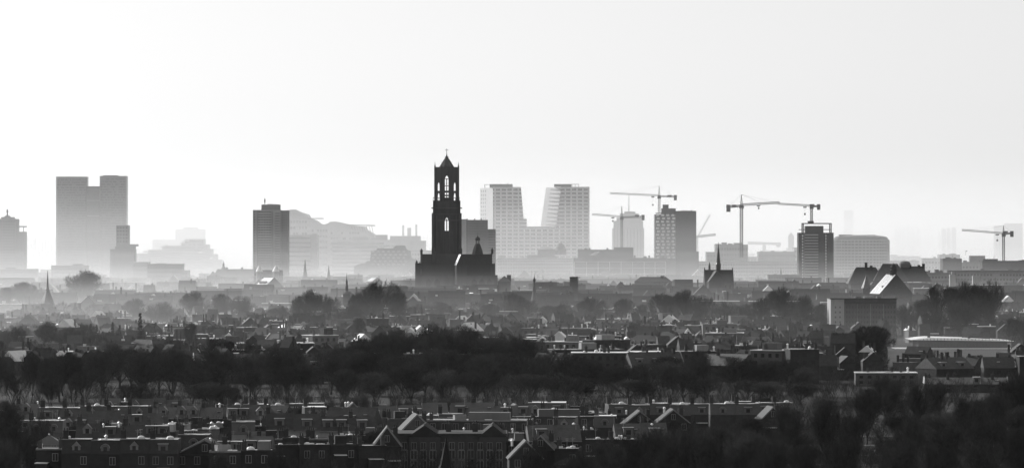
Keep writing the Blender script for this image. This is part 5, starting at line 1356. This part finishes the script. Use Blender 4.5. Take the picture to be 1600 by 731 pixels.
# ---------------- terraces behind the belt
tr_ = random.Random(21)
def terrace(px, d, wpx, top, kind, label, rz, wallm, roofm, bright, cat="terrace", nm="terrace_block", group="terraced blocks beyond the tree belt", dep=None, litside=False):
    w = S(wpx, d); dep = dep or tr_.uniform(9, 13)
    r = thing(nm, label, cat, (X(px, d), d, 0), rz, group)
    zt_ = max(4.5, Z(top, d))
    rn = tr_
    if kind == 'flat':
        ev = zt_
        MB().box(-w / 2, w / 2, 0, dep, 0, ev).build("wall", M[wallm], r)
        MB().box(-w / 2 - .2, w / 2 + .2, -.3, dep + .2, ev + .003, ev + .3).build("roof", M["glintwhite" if bright else roofm], r)
        for i in range(int(w / 6)):
            if rn.random() < .6: link("skylight", SKY2 if rn.random() < .6 else SKY1, r, (rn.uniform(-w * .45, w * .45), rn.uniform(1, dep - 1), ev + .3), scale=(rn.uniform(.6, 1.5), 1, rn.uniform(.8, 2)))
        for i in range(max(2, int(w / 5))): put_chimney(r, rn.uniform(-w * .48, w * .48), rn.uniform(2, dep - 2), ev + .3, rn.uniform(.7, 1.2))
        for i in range(int(w / 4)):
            if rn.random() < .5: link('roof_vent', VENT, r, (rn.uniform(-w * .47, w * .47), rn.uniform(.5, dep - 1), ev + .3), scale=(rn.uniform(.8, 2),) * 3)
        if rn.random() < .4:
            x0 = rn.uniform(-w * .4, w * .2); MB().box(x0, x0 + rn.uniform(3, 7), 3, 7, ev + .3, ev + rn.uniform(1.8, 3)).build("roof_house", M[rn.choice(("render", "dconcrete", "brick"))], r)
    else:
        rise = min(dep * .4, zt_ * .4); ev = zt_ - rise
        MB().box(-w / 2, w / 2, 0, dep, 0, ev).build("wall", M[wallm], r)
        if kind == 'hip': MB().hip(-w / 2 - .3, w / 2 + .3, -.3, dep + .3, ev, zt_, min(dep * .4, w * .3)).build("roof", M[roofm], r)
        else:
            MB().prism_x([(-.4, ev - .15), (dep + .4, ev - .15), (dep / 2, zt_)], -w / 2 - .15, w / 2 + .15).build("roof", M[roofm], r)
            n = max(1, int(w / 7))
            for i in range(n + 1):      # raised party walls catch the light
                if rn.random() < .55:
                    x = -w / 2 + w * i / n
                    MB().prism_x([(-.5, ev), (dep + .5, ev), (dep / 2, zt_ + .35)], x - .16, x + .16).build("party_wall", M[rn.choice(("frame", "lbrick", "lead"))], r)
        for i in range(int(w / 6)):
            q = rn.random(); x = -w / 2 + w * (i + .5) / max(1, int(w / 6))
            if q < .35: put_dormer(r, 'flat', x, dep * .1, ev + .3)
            elif q < .55: put_dormer(r, 'gable', x, dep * .1, ev + .3)
            elif q < .8: link("skylight", SKY2, r, (x, dep * .28, ev + rise * .52), scale=(.7, .8, .8))
        for i in range(max(2, int(w / 4.5))): put_chimney(r, -w / 2 + rn.random() * w, dep * rn.choice((.35, .5, .6)), zt_ - .7, rn.uniform(.7, 1.2))
    windows(r, -w / 2 + .5, w / 2 - .5, max(.5, ev - 5.6), ev - .3, max(2, int(w / 2.8)), 2, 0, .42, .5, "glass", stuff=True, skip=.08, rnd=rn)
    return r

tn = 0
TR = [(1590, 552, 300, 1600), (1660, 545, 860, 1300), (1720, 540, 280, 560), (1720, 540, 1270, 1610), (1780, 538, 840, 1340), (1850, 530, 180, 600), (1850, 530, 840, 1330), (1900, 530, 1480, 1610), (1930, 526, 300, 590), (1930, 526, 820, 1300),
      (2020, 520, 170, 620), (2020, 519, 780, 1300), (2110, 514, -10, 640), (2110, 514, 760, 1240), (2210, 508, 0, 1280), (2330, 502, 0, 1260), (2330, 502, 1560, 1610), (2460, 496, 0, 1290), (2460, 496, 1400, 1610), (2600, 490, 0, 1600), (2760, 484, 0, 1600), (2920, 479, -10, 1610)]
rown = 0
for (d, top, p0, p1) in TR:
    rown += 1
    px = p0 + tr_.uniform(0, 20); n = 0
    while px < p1 and tn < 285:
        w = tr_.uniform(9, 26) * FPX / d * (1.0 if d < 2300 else 1.3)
        if tr_.random() < (.14 if d < 2300 else .3): px += w * tr_.uniform(.5, 1.2); continue
        kind = tr_.choices(('flat', 'ridge', 'hip'), (.42, .42, .16))[0]
        wallm = tr_.choice(("brick", "dbrick", "brick", "lbrick", "brick", "dbrick", "render"))
        if wallm == "render" and d < 2050: wallm = "brick"
        roofm = {'flat': "bitumen"}.get(kind, tr_.choice(("tile", "ltile", "slate", "slate")))
        bright = tr_.random() < .4
        if px + w > 1385 and 1690 < d < 2110: px += w; continue
        if 1270 < px + w / 2 < 1430 and d < 2290: px += w; continue
        n += 1; tn += 1
        dd = {'flat': "flat-roofed", 'ridge': "ridge-roofed", 'hip': "hip-roofed"}[kind]
        cc = {"brick": "brick", "dbrick": "dark brick", "lbrick": "pale brick", "render": "white-walled"}[wallm]
        terrace(px + w / 2, d + tr_.uniform(-18, 18), w, top + tr_.uniform(-6, 7) * 2000 / d, kind, f"{dd} {cc} terrace, {nth(n)} from the left in the {nth(rown)} row beyond the tree belt",
                R(tr_.choice((0, -8, -20, 6, 14, -30, -42, 30))), wallm, roofm, bright)
        px += w * tr_.uniform(1.0, 1.25)

# recognisable ones
terrace(1230, 1700, 150, 541, 'ridge', "long dark-roofed terrace with pale dormers, east of the belt", R(-2), "brick", "tile", False)
terrace(1520, 1660, 200, 562, 'ridge', "very long dark ridge roof before the white-edged hall", R(-3), "dbrick", "tile", False, dep=14)
terrace(1385, 1560, 96, 583, 'flat', "low terrace with a bright row of windows, east", R(-2), "lbrick", "bitumen", True)
terrace(1510, 1500, 130, 590, 'ridge', "terrace with slanting lit roof windows at the east", R(-3), "brick", "ltile", False)
terrace(420, 2000, 52, 512, 'ridge', "white-fronted gabled house with dark roof and lit dormers, west centre", R(-10), "render", "slate", False, dep=14)
terrace(1005, 1800, 80, 552, 'flat', "pale-trimmed two-storey building among central terraces", R(-4), "lbrick", "bitumen", True)
terrace(858, 2000, 34, 525, 'flat', "small building with a bright overhanging white roof, east of the hump", R(0), "render", "bitumen", True)
terrace(1125, 2030, 54, 507, 'flat', "plain grey box building with small roof house, east of centre", R(0), "dconcrete", "dconcrete", False)
terrace(130, 1700, 54, 550, 'flat', "low block with bright thin roof line behind the western belt", R(0), "dbrick", "bitumen", True)
terrace(975, 2200, 110, 505, 'ridge', "long low dark ridge roof behind central terraces", R(0), "dbrick", "tile", False)
terrace(590, 2130, 34, 498, 'flat', "dark flat box with three bright windows under the cathedral trees", R(0), "dbrick", "bitumen", False)
terrace(665, 2250, 60, 500, 'ridge', "dark dormered ridge roof below the cathedral", R(-12), "dbrick", "tile", False)

# ================================================================== FAR MASS OF ROOFS AND TREES NOBODY COULD COUNT
fr = random.Random(9)
RM = {k: MB() for k in ("brick", "tile", "lead", "dconcrete", "glintwhite")}
for i in range(1850):
    d = 2750 + 1700 * fr.random() ** .9; px = fr.uniform(-220, 1820)
    x = X(px, d); w = fr.uniform(8, 34); dep = fr.uniform(9, 14); h = fr.uniform(5.5, 11.5) + (3 if fr.random() < .12 else 0)
    if abs(px - 712) < 75 and d < 3560 and d > 3380: continue
    q = fr.random()
    h = h * (.75 if px < 120 and d < 3100 else 1)
    RM["brick" if q < .7 else "dconcrete"].box(x - w / 2, x + w / 2, d, d + dep, 0, h)
    if q < .45: RM["tile"].prism_x([(d - .3, h), (d + dep + .3, h), (d + dep / 2, h + dep * .35)], x - w / 2, x + w / 2)
    elif q < .58: RM["tile" if fr.random() < .6 else "lead"].prism_y([(x - w * .2, h), (x + w * .2, h), (x, h + w * .2)], d - .4, d + dep)
    elif q < .72: RM["glintwhite"].box(x - w / 2 - .2, x + w / 2 + .2, d - .2, d + dep, h + .01, h + .35)
    else: RM["dconcrete"].box(x - w / 2 - .2, x + w / 2 + .2, d - .2, d + dep, h + .01, h + .35)
    if fr.random() < .5: RM["brick"].box(x + w * .2, x + w * .2 + 1, d + 3, d + 4, h, h + dep * .35 + 1.2)
    if fr.random() < .35: RM["lead"].box(x - w * .3, x - w * .3 + fr.uniform(1, 3), d + 1, d + 3, h, h + fr.uniform(.6, 2.4))
for i in range(1500):       # small houses, sheds and dormers packed between the terraces
    d = 1610 + 1150 * fr.random(); px = fr.uniform(-20, 1620)
    if px > 1380 and 1700 < d < 2100: continue
    if 1285 < px < 1420 and d > 1740 and fr.random() < .75: continue
    x = X(px, d); w = fr.uniform(3.5, 9); dep = fr.uniform(5, 10); h = max(3.2, fr.gauss(6.2, 1.5))
    q = fr.random(); ya = fr.uniform(-.6, .3)
    sub = {k: MB() for k in RM}
    sub["brick" if q < .8 else "dconcrete"].box(-w / 2, w / 2, 0, dep, 0, h)
    if q < .4: sub["tile"].prism_x([(-.3, h), (dep + .3, h), (dep / 2, h + dep * .4)], -w / 2, w / 2)
    elif q < .65: sub["tile" if fr.random() < .75 else "lead"].prism_y([(-w / 2 - .2, h), (w / 2 + .2, h), (0, h + w * .45)], -.4, dep)
    elif q < .8: sub["glintwhite"].box(-w / 2 - .1, w / 2 + .1, -.1, dep, h + .01, h + .25)
    else: sub["dconcrete"].box(-w / 2 - .1, w / 2 + .1, -.1, dep, h + .01, h + .25)
    for _ in range(fr.randint(0, 3)):
        cx_ = fr.uniform(-w * .45, w * .45); sub["brick"].box(cx_, cx_ + .7, dep * .4, dep * .4 + .7, h, h + dep * .3 + fr.uniform(.6, 1.8))
    if fr.random() < .3: cx_ = fr.uniform(-w * .3, w * .2); sub["lead"].box(cx_, cx_ + fr.uniform(.5, 1.4), dep * .15, dep * .3, h, h + fr.uniform(.5, 1.3))
    ca, sa = math.cos(ya), math.sin(ya)
    for k in RM:
        RM[k].add([(x + vx * ca - vy * sa, d + vx * sa + vy * ca, vz) for vx, vy, vz in sub[k].v], sub[k].f)
for k, mb in RM.items(): mb.build("distant_rooftops", M[k], kind="stuff")
for o in [o for o in col.objects if o.name.startswith("distant_rooftops")]: o["label"] = "uncountable small roofs and walls of the misty old town"

mb = MB()
for i in range(900):
    d = fr.uniform(2600, 4300) if i < 480 else fr.uniform(1640, 2650); px = fr.uniform(-150, 1750)
    if 1390 < px < 1600 and 1700 < d < 2080: continue
    if abs(px - 712) < 70 and 3350 < d < 3600: continue
    x = X(px, d); H = (fr.uniform(8, 15) if i < 480 else fr.uniform(5.5, 10.5)) * (1.1 if px < 400 else 1); Rr = H * fr.uniform(.32, .48)
    seg(mb, Vector((x, d, 0)), Vector((x, d, H * .5)), .25, .15)
    for k in range(170 if i < 480 else 260):
        a = fr.uniform(0, 6.28); u = fr.uniform(-.9, 1); rr_ = math.sqrt(1 - u * u) * fr.uniform(.3, 1) ** .5
        p = Vector((x + Rr * .55 * rr_ * math.cos(a), d + Rr * .55 * rr_ * math.sin(a), H * .6 + H * .25 * u))
        v = Vector((math.cos(a) * rr_, math.sin(a) * rr_, u * .7 + .5)).normalized()
        seg(mb, p, p + v * H * fr.uniform(.1, .22), .14 if i < 480 else .06, 0)
mb.build("distant_trees", M["twig"], kind="stuff")
# garden shrubs between the near houses
mb = MB()
for i in range(3300):
    d = fr.uniform(925, 1240) if i < 2300 else fr.uniform(1240, 1640); px = fr.uniform(-80, 1680)
    if px > 250 and d < 950: continue
    if px < 280 and d > 1240 and fr.random() < .35: continue
    x = X(px, d); H = fr.uniform(2.5, 7.5) + (1 if d > 1230 else 0) + (2.5 if fr.random() < .2 else 0)
    for k in range(45):
        a = fr.uniform(0, 6.28); p = Vector((x + fr.gauss(0, .6), d + fr.gauss(0, .6), fr.uniform(0, H * .5)))
        v = Vector((math.cos(a) * .6, math.sin(a) * .6, 1)).normalized()
        seg(mb, p, p + v * H * fr.uniform(.3, .6), .05, 0)
mb.build("garden_shrubs", M["hedge"], kind="stuff")
mb = MB()
for px0, px1, d, t in ((1400, 1440, 8200, 352), (1468, 1496, 7800, 356), (1390, 1560, 9200, 366), (0, 90, 7000, 368), (200, 400, 8500, 368), (600, 700, 8500, 366)):
    px = px0
    while px < px1:
        x = X(px, d); H = Z(t + fr.uniform(-2, 5), d); w = S(2.6, d)
        for k in range(50):
            a = fr.uniform(0, 6.28); z = fr.uniform(.05, .9) * H; p = Vector((x + w * .4 * math.cos(a), d + w * .4 * math.sin(a), z))
            seg(mb, p, p + Vector((math.cos(a) * w * .3, math.sin(a) * w * .3, H * .12)), .9, 0)
        px += fr.uniform(2.5, 6)
mb.build("distant_treeline", M["twig"], kind="stuff")
# streets between the near rows
for d in (986, 1031, 1077, 1127, 1178, 1260):
    MB().box(X(-40, d), X(1640, d), d - 3, d + 3, .004, .02).build("street", M["asphalt"], kind="structure")
import os
if os.environ.get("CNT"): print("trees", ntree[0], "houses", hcount, "terraces", tn)
